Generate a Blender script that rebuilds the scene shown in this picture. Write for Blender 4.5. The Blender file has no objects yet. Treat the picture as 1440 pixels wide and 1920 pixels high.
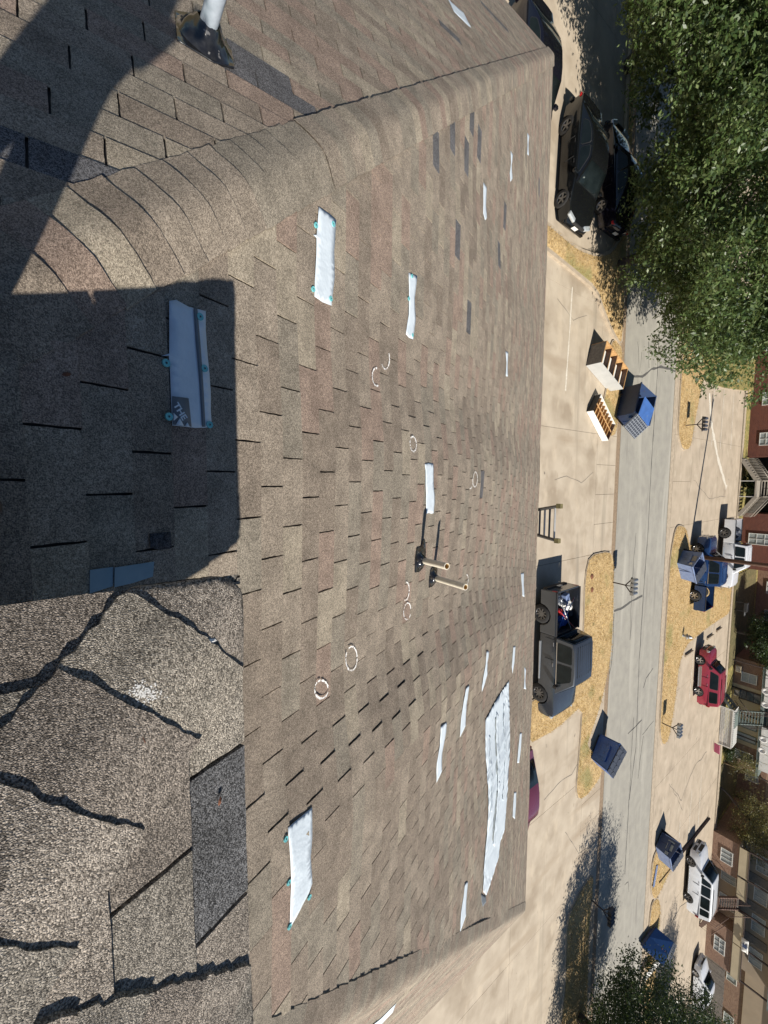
import bpy, bmesh, math, random
from mathutils import Vector, Matrix, noise as mnoise
random.seed(7)
sc = bpy.context.scene
col = sc.collection
# ------------------------------------------------------------ camera
FPX, YAW, PIT, ROL = 753.86, 0.12961, 0.93102, 0.10752
H = 10.3
def cam_axes():
    cy, sy, cp, sp = math.cos(YAW), math.sin(YAW), math.cos(PIT), math.sin(PIT)
    f = Vector((sy*cp, cy*cp, -sp)); r = Vector((cy, -sy, 0)); u = r.cross(f)
    cr, sr = math.cos(ROL), math.sin(ROL)
    return r*cr+u*sr, u*cr-r*sr, f
CR, CU, CF = cam_axes()
CAM = Vector((0, 0, H))
cd = bpy.data.cameras.new('camera'); co = bpy.data.objects.new('camera', cd); col.objects.link(co)
m = Matrix((CU, -CR, -CF)).transposed().to_4x4(); m.translation = CAM
co.matrix_world = m
cd.sensor_fit = 'HORIZONTAL'; cd.sensor_width = 36; cd.lens = FPX/1440*36
cd.clip_start = .02; cd.clip_end = 3000
sc.camera = co
# ------------------------------------------------------------ light
SUN = Vector((1.07, -.30, 1.0)).normalized()
w = bpy.data.worlds.new("World"); sc.world = w; w.use_nodes = True
nt = w.node_tree; bg = nt.nodes['Background']
sky = nt.nodes.new('ShaderNodeTexSky'); sky.sky_type = 'NISHITA'; sky.sun_disc = False
sky.sun_elevation = math.asin(SUN.z); sky.sun_rotation = math.atan2(SUN.x, SUN.y)
sky.air_density = 1.0; sky.dust_density = .3; sky.ozone_density = 4.
nt.links.new(sky.outputs[0], bg.inputs[0]); bg.inputs[1].default_value = .05
sd = bpy.data.lights.new('sun', 'SUN'); sd.energy = 5.0; sd.angle = math.radians(.53); sd.color = (1, .94, .85)
so = bpy.data.objects.new('sun', sd); col.objects.link(so)
so.rotation_euler = SUN.to_track_quat('Z', 'Y').to_euler(); so.location = (20, -10, 40)
vs = sc.view_settings; vs.view_transform = 'Standard'; vs.look = 'None'; vs.gamma = 1; vs.use_curve_mapping = False
vs.exposure = .50
sc.cycles.max_bounces = 6; sc.cycles.transparent_max_bounces = 6
# ------------------------------------------------------------ helpers
def ray(x, y):
    return (CF*FPX + CR*(y-960) - CU*((1440-x)-720)).normalized()
def G(x, y, z=0.):
    """point of the level z seen at a photograph pixel"""
    d = ray(x, y); return CAM + d*((z-H)/d.z)
def WY(x, y, Y):
    d = ray(x, y); return CAM + d*(Y/d.y)
def tag(o, label=None, cat=None, group=None, kind=None):
    if label: o['label'] = label
    if cat: o['category'] = cat
    if group: o['group'] = group
    if kind: o['kind'] = kind
    return o
def empty(name, loc=(0, 0, 0), rz=0., label=None, cat=None, group=None, parent=None):
    o = bpy.data.objects.new(name, None); col.objects.link(o)
    o.location = loc; o.rotation_euler = (0, 0, rz); o.empty_display_size = .2
    if parent: o.parent = parent
    return tag(o, label, cat, group)
def copy_tree(o, parent=None):
    c = o.copy(); col.objects.link(c)
    if parent: c.parent = parent
    for ch in list(o.children): copy_tree(ch, c)
    return c
class MB:
    def __init__(s): s.v = []; s.f = []; s.m = []; s.sm = []
    def add(s, vs, fs, mi=0, smooth=False):
        b = len(s.v); s.v += [tuple(p) for p in vs]
        for f in fs: s.f.append([b+i for i in f]); s.m.append(mi); s.sm.append(smooth)
        return s
    def box(s, c, d, rz=0., mi=0, M=None):
        x, y, z = d[0]/2, d[1]/2, d[2]/2; ca, sa = math.cos(rz), math.sin(rz); vs = []
        for k in (-z, z):
            for a, b in ((-x, -y), (x, -y), (x, y), (-x, y)):
                p = Vector((a*ca-b*sa+c[0], a*sa+b*ca+c[1], k+c[2])); vs.append(M @ p if M else p)
        return s.add(vs, [(3, 2, 1, 0), (4, 5, 6, 7), (0, 1, 5, 4), (1, 2, 6, 5), (2, 3, 7, 6), (3, 0, 4, 7)], mi)
    def prism(s, pts, z0, z1, mi=0, mtop=None):
        n = len(pts)
        a = sum(pts[i][0]*pts[(i+1) % n][1]-pts[(i+1) % n][0]*pts[i][1] for i in range(n))
        if a < 0: pts = list(pts)[::-1]
        vs = [(p[0], p[1], z0) for p in pts]+[(p[0], p[1], z1) for p in pts]
        s.add(vs, [tuple(range(n))[::-1]]+[(i, (i+1) % n, n+(i+1) % n, n+i) for i in range(n)], mi)
        b = len(s.v)-2*n
        s.f.append([b+n+i for i in range(n)]); s.m.append(mi if mtop is None else mtop); s.sm.append(False)
        return s
    def hexa(s, v8, mi=0):
        return s.add(v8, [(3, 2, 1, 0), (4, 5, 6, 7), (0, 1, 5, 4), (1, 2, 6, 5), (2, 3, 7, 6), (3, 0, 4, 7)], mi)
    def tube(s, pts, r, n=8, mi=0, cap=True, smooth=True):
        pts = [Vector(p) for p in pts]; rs = r if isinstance(r, (list, tuple)) else [r]*len(pts)
        rings = []; b = len(s.v)
        up = Vector((0, 0, 1)) if abs((pts[1]-pts[0]).normalized().z) < .9 else Vector((1, 0, 0))
        for i, p in enumerate(pts):
            t = (pts[min(i+1, len(pts)-1)]-pts[max(i-1, 0)]).normalized()
            a = t.cross(up).normalized(); c = a.cross(t)
            for k in range(n):
                q = 2*math.pi*k/n; s.v.append(tuple(p+a*math.cos(q)*rs[i]+c*math.sin(q)*rs[i]))
        for i in range(len(pts)-1):
            for k in range(n):
                s.f.append([b+i*n+k, b+(i+1)*n+k, b+(i+1)*n+(k+1) % n, b+i*n+(k+1) % n]); s.m.append(mi); s.sm.append(smooth)
        if cap:
            s.f.append([b+k for k in range(n)]); s.m.append(mi); s.sm.append(False)
            s.f.append([b+(len(pts)-1)*n+k for k in range(n)][::-1]); s.m.append(mi); s.sm.append(False)
        return s
    def mesh(s, name, mats):
        me = bpy.data.meshes.new(name); me.from_pydata(s.v, [], s.f)
        mats = mats if isinstance(mats, (list, tuple)) else [mats]
        for m_ in mats: me.materials.append(m_)
        me.polygons.foreach_set('material_index', s.m); me.polygons.foreach_set('use_smooth', s.sm)
        me.update(); return me
    def build(s, name, mats, parent=None, bevel=0., seg=2):
        o = bpy.data.objects.new(name, s.mesh(name, mats)); col.objects.link(o)
        if parent: o.parent = parent
        if bevel:
            b = o.modifiers.new('bevel', 'BEVEL'); b.width = bevel; b.segments = seg; b.limit_method = 'ANGLE'; b.angle_limit = math.radians(35)
        return o
# ------------------------------------------------------------ materials
def mat(name, base, rough=.8, var=None, vs=6., vd=.5, bump=0., bs=40., bd=.01, metal=0., spec=.4, layers=(), coat=0., trans=0., thick=False):
    """base colour, a second colour mixed by noise, extra layers (colour, scale, lo, hi), bump"""
    m_ = bpy.data.materials.new(name); m_.use_nodes = True; t = m_.node_tree; n = t.nodes; L = t.links
    p = n['Principled BSDF']; p.inputs['Roughness'].default_value = rough; p.inputs['Metallic'].default_value = metal
    p.inputs['Specular IOR Level'].default_value = spec; p.inputs['Coat Weight'].default_value = coat
    p.inputs['Transmission Weight'].default_value = trans
    geo = n.new('ShaderNodeNewGeometry')
    cur = None
    def nz(scale, detail=3., stretch=None):
        x = n.new('ShaderNodeTexNoise'); x.inputs['Scale'].default_value = scale; x.inputs['Detail'].default_value = detail
        if stretch:
            mp = n.new('ShaderNodeMapping'); mp.inputs['Scale'].default_value = stretch
            L.new(geo.outputs['Position'], mp.inputs[0]); L.new(mp.outputs[0], x.inputs[0])
        else: L.new(geo.outputs['Position'], x.inputs[0])
        return x.outputs[0]
    def mixc(a, b, fac_sock, lo, hi):
        mr = n.new('ShaderNodeMapRange'); mr.inputs[1].default_value = lo; mr.inputs[2].default_value = hi
        L.new(fac_sock, mr.inputs[0])
        mx = n.new('ShaderNodeMix'); mx.data_type = 'RGBA'; L.new(mr.outputs[0], mx.inputs[0])
        for v, i in ((a, 6), (b, 7)):
            if isinstance(v, (tuple, list)): mx.inputs[i].default_value = (*v[:3], 1)
            else: L.new(v, mx.inputs[i])
        return mx.outputs[2]
    cur = tuple(base)
    if var: cur = mixc(cur, var, nz(vs), .5-vd/2, .5+vd/2)
    for l in layers:
        cur = mixc(cur, l[0], nz(l[1], 4., l[4] if len(l) > 4 else None), l[2], l[3])
    if isinstance(cur, tuple): p.inputs['Base Color'].default_value = (*cur, 1)
    else: L.new(cur, p.inputs['Base Color'])
    if bump:
        b = n.new('ShaderNodeBump'); b.inputs['Strength'].default_value = bump; b.inputs['Distance'].default_value = bd
        L.new(nz(bs, 2.), b.inputs['Height']); L.new(b.outputs[0], p.inputs['Normal'])
    return m_
def shingle_mat(name, lo, hi, gr=360., gc=(.62, 1.34), bs=.7):
    m_ = bpy.data.materials.new(name); m_.use_nodes = True; t = m_.node_tree; n = t.nodes; L = t.links
    p = n['Principled BSDF']; p.inputs['Roughness'].default_value = .95; p.inputs['Specular IOR Level'].default_value = .25
    geo = n.new('ShaderNodeNewGeometry')
    v = n.new('ShaderNodeTexVoronoi'); v.inputs['Scale'].default_value = gr; L.new(geo.outputs['Position'], v.inputs['Vector'])
    big = n.new('ShaderNodeTexNoise'); big.inputs['Scale'].default_value = 9.; big.inputs['Detail'].default_value = 5.
    L.new(geo.outputs['Position'], big.inputs[0])
    fin = n.new('ShaderNodeTexNoise'); fin.inputs['Scale'].default_value = 75.; fin.inputs['Detail'].default_value = 4.
    L.new(geo.outputs['Position'], fin.inputs[0])
    sep = n.new('ShaderNodeSeparateColor'); L.new(v.outputs['Color'], sep.inputs[0])
    r = n.new('ShaderNodeValToRGB'); L.new(sep.outputs[0], r.inputs[0]); e = r.color_ramp.elements
    e[0].position = 0.; e[0].color = (*[c*gc[0] for c in lo], 1); e[1].position = .95; e[1].color = (*[min(1, c*gc[1]) for c in hi], 1)
    for q, c in ((.3, lo), (.62, hi)):
        k = e.new(q); k.color = (*c, 1)
    mr = n.new('ShaderNodeMapRange'); mr.inputs[1].default_value = .3; mr.inputs[2].default_value = .7; mr.inputs[3].default_value = .8; mr.inputs[4].default_value = 1.2
    L.new(big.outputs[0], mr.inputs[0])
    mr2 = n.new('ShaderNodeMapRange'); mr2.inputs[1].default_value = .3; mr2.inputs[2].default_value = .7; mr2.inputs[3].default_value = .84; mr2.inputs[4].default_value = 1.16
    L.new(fin.outputs[0], mr2.inputs[0])
    mu = n.new('ShaderNodeMath'); mu.operation = 'MULTIPLY'; L.new(mr.outputs[0], mu.inputs[0]); L.new(mr2.outputs[0], mu.inputs[1])
    vm = n.new('ShaderNodeVectorMath'); vm.operation = 'SCALE'; L.new(r.outputs[0], vm.inputs[0]); L.new(mu.outputs[0], vm.inputs['Scale'])
    L.new(vm.outputs[0], p.inputs['Base Color'])
    b = n.new('ShaderNodeBump'); b.inputs['Strength'].default_value = bs; b.inputs['Distance'].default_value = .0020
    mh = n.new('ShaderNodeMath'); mh.operation = 'MULTIPLY_ADD'; mh.inputs[1].default_value = -.9; mh.inputs[2].default_value = .5
    L.new(v.outputs['Distance'], mh.inputs[0])
    ad = n.new('ShaderNodeMath'); ad.operation = 'ADD'; L.new(mh.outputs[0], ad.inputs[0])
    ms = n.new('ShaderNodeMath'); ms.operation = 'MULTIPLY'; ms.inputs[1].default_value = .6; L.new(sep.outputs[1], ms.inputs[0])
    L.new(ms.outputs[0], ad.inputs[1]); L.new(ad.outputs[0], b.inputs['Height']); L.new(b.outputs[0], p.inputs['Normal'])
    return m_
def leaf_mat(name, cols):
    m_ = bpy.data.materials.new(name); m_.use_nodes = True; t = m_.node_tree; n = t.nodes; L = t.links
    p = n['Principled BSDF']; p.inputs['Roughness'].default_value = .45; p.inputs['Specular IOR Level'].default_value = .5
    g = n.new('ShaderNodeNewGeometry'); r = n.new('ShaderNodeValToRGB'); L.new(g.outputs['Random Per Island'], r.inputs[0])
    e = r.color_ramp.elements; e[0].color = (*cols[0], 1); e[1].color = (*cols[-1], 1)
    for i, c in enumerate(cols[1:-1]): k = e.new((i+1)/(len(cols)-1)); k.color = (*c, 1)
    L.new(r.outputs[0], p.inputs['Base Color'])
    tr = n.new('ShaderNodeBsdfTranslucent'); tr.inputs[0].default_value = (cols[-1][0]*1.6, cols[-1][1]*1.6, cols[-1][2], 1)
    mx = n.new('ShaderNodeMixShader'); mx.inputs[0].default_value = .22
    out = n['Material Output']; L.new(p.outputs[0], mx.inputs[1]); L.new(tr.outputs[0], mx.inputs[2]); L.new(mx.outputs[0], out.inputs[0])
    return m_
def brick_mat(name, c1, c2, mortar, off=(0, 0, 0)):
    m_ = bpy.data.materials.new(name); m_.use_nodes = True; t = m_.node_tree; n = t.nodes; L = t.links
    p = n['Principled BSDF']; p.inputs['Roughness'].default_value = .9
    g = n.new('ShaderNodeNewGeometry'); s = n.new('ShaderNodeSeparateXYZ'); c = n.new('ShaderNodeCombineXYZ'); a = n.new('ShaderNodeMath'); a.operation = 'ADD'
    L.new(g.outputs['Position'], s.inputs[0]); L.new(s.outputs[0], a.inputs[0]); L.new(s.outputs[1], a.inputs[1]); L.new(a.outputs[0], c.inputs[0]); L.new(s.outputs[2], c.inputs[1])
    b = n.new('ShaderNodeTexBrick'); L.new(c.outputs[0], b.inputs[0])
    b.inputs['Color1'].default_value = (*c1, 1); b.inputs['Color2'].default_value = (*c2, 1); b.inputs['Mortar'].default_value = (*mortar, 1)
    b.inputs['Scale'].default_value = 1; b.inputs['Mortar Size'].default_value = .008; b.inputs['Brick Width'].default_value = .21; b.inputs['Row Height'].default_value = .075
    L.new(b.outputs[0], p.inputs['Base Color'])
    bm_ = n.new('ShaderNodeBump'); bm_.inputs['Distance'].default_value = .01; bm_.invert = True; L.new(b.outputs['Fac'], bm_.inputs['Height']); L.new(bm_.outputs[0], p.inputs['Normal'])
    return m_
M = {}
tones = dict(tan=((.212, .174, .134), (.312, .262, .205)), brown=((.176, .143, .111), (.264, .217, .169)), red=((.214, .158, .123), (.308, .234, .184)),
             grey=((.190, .164, .128), (.278, .242, .190)), pale=((.246, .208, .156), (.350, .300, .229)), dark=((.068, .066, .068), (.145, .142, .145)))
for k, (a, b) in tones.items(): M[k] = shingle_mat('shingle_'+k, a, b)
for k in ('tan', 'brown', 'grey', 'pale', 'dark'): 
    a, b = tones[k]; g_ = [sum(a)/3]*3; h_ = [sum(b)/3]*3; f_ = .75 if k != 'dark' else .3
    M['near_'+k] = shingle_mat('near_shingle_'+k, [(x*f_+y*(1-f_))*.76 for x, y in zip(a, g_)], [(x*f_+y*(1-f_))*1.00 for x, y in zip(b, h_)], 480., (.42, 1.55), .85)
M['holedark'] = shingle_mat('hole_dark', (.03, .03, .034), (.07, .07, .076))
M['felt'] = mat('slot_shade_felt', (.035, .033, .032), .9, (.06, .055, .05), 60, .5, bump=.4, bs=300, bd=.002)  # felt kept dark so its colour carries the shade in the tab slots
M['concrete'] = mat('concrete', (.48, .41, .315), .85, (.39, .325, .245), 1.1, .35, bump=.25, bs=60, bd=.006,
                    layers=(((.32, .26, .19), .45, .53, .66), ((.54, .455, .34), 1.3, .56, .8, (.5, 1, 1)), ((.37, .30, .22), 4.5, .62, .78, (.35, 1, 1)), ((.36, .29, .21), .8, .58, .7, (1, .25, 1)), ((.17, .145, .115), 1.9, .70, .76), ((.30, .255, .195), 1.1, .60, .72, (.08, 1, 1))))
M['concrete2'] = mat('concrete_far', (.46, .38, .285), .85, (.37, .305, .225), .9, .35, bump=.25, bs=60, bd=.006,
                     layers=(((.29, .235, .175), .5, .60, .74), ((.51, .435, .33), 1.5, .56, .8, (.6, 1, 1)), ((.30, .25, .19), 3.5, .62, .72, (.2, 1, 1)), ((.17, .15, .12), 1.7, .70, .76)))
M['curb'] = mat('curb_concrete', (.46, .38, .28), .85, (.33, .27, .20), 4, .4, bump=.3, bs=50, bd=.006)
M['asphalt'] = mat('road_surface', (.335, .318, .27), .85, (.28, .265, .23), 1.6, .4, bump=.4, bs=90, bd=.006,
                   layers=(((.39, .37, .315), .8, .55, .68, (.12, 1, 1)), ((.24, .225, .195), 2.2, .60, .74, (.1, 1, 1)), ((.22, .21, .19), 9, .66, .74)))
M['crack'] = mat('tar_crack', (.07, .068, .065), .8, (.12, .115, .105), 12, .4)
M['dirt'] = mat('gutter_dirt', (.30, .22, .145), .95, (.2, .145, .095), 7, .5, bump=.5, bs=40, bd=.01)
M['straw'] = mat('dry_grass', (.62, .46, .235), .95, (.36, .235, .105), 5, .5, bump=.9, bs=45, bd=.03,
                 layers=(((.24, .155, .07), 16, .54, .66), ((.70, .50, .22), 14, .58, .68), ((.30, .26, .11), .45, .56, .68), ((.20, .17, .07), 1.7, .64, .76)))
M['grass2'] = mat('half_green_grass', (.32, .26, .09), .95, (.15, .16, .05), 1.2, .4, bump=.9, bs=45, bd=.03,
                  layers=(((.50, .36, .14), 5, .54, .64), ((.09, .085, .03), 18, .58, .68)))
M['straw_blade'] = leaf_mat('dry_blades', [(.22, .14, .06), (.42, .29, .12), (.62, .46, .22)])
M['leaf'] = leaf_mat('oak_leaves', [(.022, .044, .014), (.045, .080, .022), (.076, .120, .034), (.16, .20, .085)])
M['leafd'] = leaf_mat('dark_leaves', [(.014, .03, .012), (.028, .052, .016), (.05, .08, .025)])
M['leafp'] = leaf_mat('pale_leaves', [(.09, .09, .035), (.16, .155, .06), (.24, .22, .10)])
M['bark'] = mat('bark', (.13, .105, .085), .95, (.06, .048, .04), 12, .5, bump=.8, bs=30, bd=.02)
M['barkp'] = mat('pale_bark', (.36, .25, .15), .95, (.2, .14, .09), 9, .5, bump=.5, bs=30, bd=.02)
M['brick'] = brick_mat('red_brick', (.125, .035, .024), (.18, .055, .035), (.16, .10, .075))
M['brick2'] = brick_mat('brown_brick', (.22, .12, .08), (.31, .19, .13), (.30, .24, .18))
M['cream'] = mat('cream_panel', (.50, .42, .28), .8, (.42, .35, .23), 1.5, .5)
M['stucco'] = mat('beige_wall', (.38, .30, .215), .9, (.33, .26, .185), 1.2, .5)
M['greygreen'] = mat('grey_green_paint', (.17, .21, .19), .7, (.12, .15, .14), 3, .5)
M['white'] = mat('white_paint', (.75, .74, .70), .6, (.62, .61, .57), 5, .4)
M['greywhite'] = mat('grey_white_laminate', (.46, .46, .44), .5, (.40, .40, .38), 3, .5)
M['lime'] = mat('road_paint_and_glare', (.72, .68, .58), .8, (.50, .44, .35), 14, .35)
M['wood'] = mat('raw_wood', (.55, .33, .14), .75, (.40, .22, .085), 6, .4, layers=(((.30, .16, .06), 25, .58, .7, (1, 1, .2)),))
M['greyboard'] = mat('grey_boards', (.23, .205, .175), .9, (.14, .125, .11), 9, .4)
M['brownwood'] = mat('brown_stair_wood', (.20, .13, .10), .85, (.13, .085, .07), 8, .4)
M['rail'] = mat('painted_rail', (.36, .325, .27), .7, (.27, .24, .2), 8, .4)
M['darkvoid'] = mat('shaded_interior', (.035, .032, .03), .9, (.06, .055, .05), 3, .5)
M['glass'] = mat('window_glass', (.05, .07, .085), .08, (.09, .11, .12), 2, .5, spec=.8)
M['blinds'] = mat('blinds', (.34, .37, .36), .4, (.22, .25, .26), 7, .4, spec=.6)
M['carglass'] = mat('car_glass', (.006, .009, .010), .05, (.012, .017, .018), 3, .5, spec=.22)
M['tyre'] = mat('tyre_rubber', (.022, .022, .023), .85, (.035, .034, .033), 30, .5, bump=.3, bs=60, bd=.004)
M['rim'] = mat('alloy_rim', (.55, .55, .56), .3, (.42, .42, .43), 14, .4, metal=.8)
M['rimd'] = mat('dark_rim', (.14, .14, .145), .35, (.2, .2, .2), 14, .4, metal=.7)
M['trim'] = mat('black_trim', (.02, .02, .022), .55, (.03, .03, .03), 10, .4)
M['chrome'] = mat('chrome', (.7, .7, .7), .12, (.6, .6, .62), 5, .4, metal=1)
M['lamp'] = mat('headlamp_lens', (.62, .66, .68), .08, (.4, .44, .46), 20, .5, metal=.3, spec=.8)
M['tail'] = mat('tail_lens', (.45, .012, .012), .15, (.3, .008, .01), 20, .4, spec=.7)
def paint(name, c, rough=.16, metal=.25):
    return mat(name, c, rough, tuple(x*.86 for x in c), 3, .5, metal=metal, spec=.5, coat=.45)
M['pblack'] = paint('black_paint', (.010, .011, .012), .1, .3)
M['pnavyblk'] = paint('midnight_paint', (.010, .010, .018), .1, .3)
M['pgrey'] = paint('graphite_paint', (.075, .085, .10), .22, .5)
M['pmar'] = paint('plum_paint', (.20, .05, .085), .25, .3)
M['pblue'] = paint('deep_blue_paint', (.022, .065, .19), .2, .4)
M['pwhite'] = paint('white_car_paint', (.72, .74, .77), .25, 0.)
M['pred'] = paint('faded_red_paint', (.34, .035, .06), .3, .2)
M['pred2'] = paint('lower_trim_paint', (.28, .24, .22), .4, .2)
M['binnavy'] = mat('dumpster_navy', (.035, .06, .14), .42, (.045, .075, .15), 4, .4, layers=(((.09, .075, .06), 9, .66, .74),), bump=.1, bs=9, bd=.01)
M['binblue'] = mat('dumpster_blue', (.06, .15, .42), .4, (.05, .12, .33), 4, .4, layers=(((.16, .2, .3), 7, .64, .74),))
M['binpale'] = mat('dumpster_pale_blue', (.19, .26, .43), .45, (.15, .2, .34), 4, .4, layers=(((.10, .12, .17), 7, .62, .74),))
M['lid'] = mat('plastic_lid', (.035, .042, .06), .5, (.055, .062, .08), 6, .4)
M['galv'] = mat('galvanised', (.42, .44, .46), .35, (.33, .35, .37), 12, .4, metal=.6)
M['postm'] = mat('dark_post', (.05, .035, .03), .7, (.08, .055, .045), 9, .4)
M['polewood'] = mat('pole_wood', (.14, .08, .055), .9, (.09, .05, .035), 14, .4, layers=(((.2, .12, .085), 5, .55, .65, (1, 1, .1)),))
M['pvc'] = mat('pvc', (.80, .74, .60), .45, (.70, .64, .52), 18, .4)
M['pvcin'] = mat('pvc_cut_edge', (.62, .44, .2), .7, (.5, .35, .16), 30, .4)
M['greypipe'] = mat('grey_pipe', (.22, .27, .31), .35, (.42, .47, .53), 20, .4)
M['tar'] = mat('roof_tar', (.008, .008, .009), .13, (.02, .02, .02), 40, .4, spec=.9, bump=.5, bs=11, bd=.02, layers=(((.16, .155, .15), 30, .64, .68),))
M['patch'] = mat('underlayment', (.66, .73, .78), .55, (.58, .65, .70), 24, .5, bump=.35, bs=45, bd=.006)
M['patchgrey'] = mat('underlayment_print', (.13, .15, .17), .6, (.15, .17, .19), 20, .5)
M['capnail'] = mat('teal_cap', (.18, .55, .56), .4, (.14, .46, .48), 40, .5)
M['nail'] = mat('nail_head', (.05, .09, .10), .4, (.04, .06, .07), 40, .5)
M['chalk'] = mat('chalk', (.92, .91, .88), .95, (.8, .78, .73), 60, .3)
M['flash'] = mat('flashing_metal', (.25, .34, .38), .45, (.2, .28, .32), 18, .5, metal=.3)
M['alu'] = mat('aluminium', (.16, .16, .16), .4, (.10, .10, .10), 18, .5, metal=.5)
M['aluw'] = mat('light_aluminium', (.6, .6, .58), .4, (.5, .5, .48), 18, .5, metal=.4)
M['yel'] = mat('ladder_cap', (.22, .19, .08), .6, (.12, .1, .05), 18, .5)
M['tarp'] = mat('blue_plastic', (.03, .10, .38), .4, (.02, .07, .28), 9, .5)
M['redp'] = mat('red_plastic', (.5, .03, .03), .4, (.4, .02, .03), 9, .5)
M['pink'] = mat('pink_board', (.55, .12, .22), .6, (.4, .09, .16), 9, .5)
M['boot'] = mat('boot_leather', (.085, .065, .05), .6, (.05, .04, .032), 20, .5)
M['wallpl'] = mat('own_wall', (.30, .25, .2), .9, (.25, .21, .17), 3, .5)
M['earth'] = mat('dry_earth', (.30, .23, .13), .95, (.2, .17, .08), .3, .5)
M['shadegrass'] = mat('shade_toned_grass', (.16, .13, .06), .95, (.09, .085, .035), 2, .5, bump=.8, bs=35, bd=.03, layers=(((.26, .19, .09), 6, .58, .68),))  # dark tone holds the shade of the yards in the colour
M['rust'] = mat('rusty_spot', (.20, .08, .04), .9, (.12, .05, .03), 9, .5)
# ============================================================ THE ROOF WE STAND ON
TH = .42657; HN = 1.26018; T0 = .43671; EX = .127; TB = .3048
AP = Vector((.75, -1.35)); BMAX = 8.77
ZAP = H - HN/math.cos(TH) - AP.y*math.tan(TH)
SL = math.tan(TH)
def undul(s, t):
    """gentle sags of the old decking, metres along the normal, and its gradient"""
    z = gs = gt = 0.
    for (s0, t0, rs, rt, a, k) in ((1.60, 4.2, .56, 3.2, .122, .04), (-.46, 4.9, .48, 3.3, .078, 0.), (3.9, 5.4, .6, 2.4, .05, 0.), (-2.6, 5.2, .55, 2.6, .035, 0.), (6.3, 6.8, .7, 2.2, .05, 0.), (-4.8, 7., .6, 2, .03, 0.)):
        u = (s-s0-k*(t-t0))/rs; v = (t-t0)/rt; e = a*math.exp(-u*u-v*v)
        z += e*u; gs += e*(1-2*u*u)/rs; gt += e*(-2*v*u/rt-k*(1-2*u*u)/rs)
    return z, gs, gt
N0 = Vector((0, math.sin(TH), math.cos(TH))); D0 = Vector((0, math.cos(TH), -math.sin(TH))); X0 = Vector((1, 0, 0))
def front(s, t, off=0.):
    return CAM - N0*(HN-off-undul(s, t)[0]) + D0*t + X0*s
def RP(x, y):
    d = ray(x, y); P = d*(-HN/N0.dot(d)); return P.x, P.dot(D0)
def rot_face(P, q):          # turn a front-face point about the apex: q=1 left face, q=-1 right face
    if q == 0: return P
    a, b = P.x-AP.x, P.y-AP.y
    if q == 1: a, b = -b, a
    else: a, b = b, -a
    return Vector((AP.x+a, AP.y+b, P.z))
def rot_dir(v, q):
    if q == 0: return v
    return Vector((-v.y, v.x, v.z)) if q == 1 else Vector((v.y, -v.x, v.z))
def LP(x, y, q):
    """(s,t) on the left (q=1) or right (q=-1) face seen at a pixel"""
    n = rot_dir(N0, q); P0 = rot_face(front(0, 3.)-N0*undul(0, 3.)[0], q)
    d = ray(x, y); P = CAM + d*((P0-CAM).dot(n)/d.dot(n))
    F = rot_face(P, -q); R = F-CAM; return R.x, R.dot(D0)
house = empty('apartment_building', (AP.x, AP.y, 0), 0, 'two storey building whose brown shingle hip roof fills the near half of the view', 'building')
hM = house.matrix_basis.copy(); HOFF = Vector((AP.x, AP.y, 0))
base = MB()
NS, NT = 150, 70
for q in (0, 1, -1, 2):
    vsq = []; rows_ = []
    for j in range(NT+1):
        b = .02+(BMAX-.02)*j/NT; row = []
        for i in range(NS+1):
            a = -b+2*b*i/NS
            s = AP.x+a; y = AP.y+b; t = (y+HN*math.sin(TH))/math.cos(TH)
            P = front(s, t, -.011) if q in (0,) else front(s, t, -.006)-N0*undul(s, t)[0]
            if q == 2:
                P = Vector((2*AP.x-P.x, 2*AP.y-P.y, P.z))
            else: P = rot_face(P, q)
            row.append(len(vsq)); vsq.append(P-HOFF)
        rows_.append(row)
    fs = [(rows_[j][i], rows_[j+1][i], rows_[j+1][i+1], rows_[j][i+1]) for j in range(NT) for i in range(NS)]
    base.add(vsq, fs, 0, True)
roof = base.build('roof', M['felt'], house)
# walls, soffit, fascia, gutter of the own building (seen from the side only)
ze = ZAP-SL*BMAX
wb = MB(); wb.box((0, 0, (ze-.15)/2), (16.7, 16.7, ze-.15)); wb.build('wall', M['wallpl'], house)
fb = MB()
for q in range(4):
    a = q*math.pi/2; ca, sa = math.cos(a), math.sin(a)
    fb.box((-sa*(BMAX-.02)*1., ca*(BMAX-.02), ze-.1), (2*BMAX-.06, .025, .16), a)
fb.build('fascia', M['rail'], house)
sf = MB(); sf.box((0, 0, ze-.165), (2*BMAX-.1, 2*BMAX-.1, .02)); sf.build('soffit', M['rail'], house)
for i in range(4):
    for z in (1.5, 4.1):
        wn = MB(); wn.box((-6+4*i, 8.37, z), (1.5, .06, 1.2), mi=0); wf = wn.build('window', M['white'], house)
        pn = MB(); pn.box((-6+4*i, 8.405, z), (1.36, .02, 1.06)); pn.build('pane', M['glass'], wf)
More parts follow.
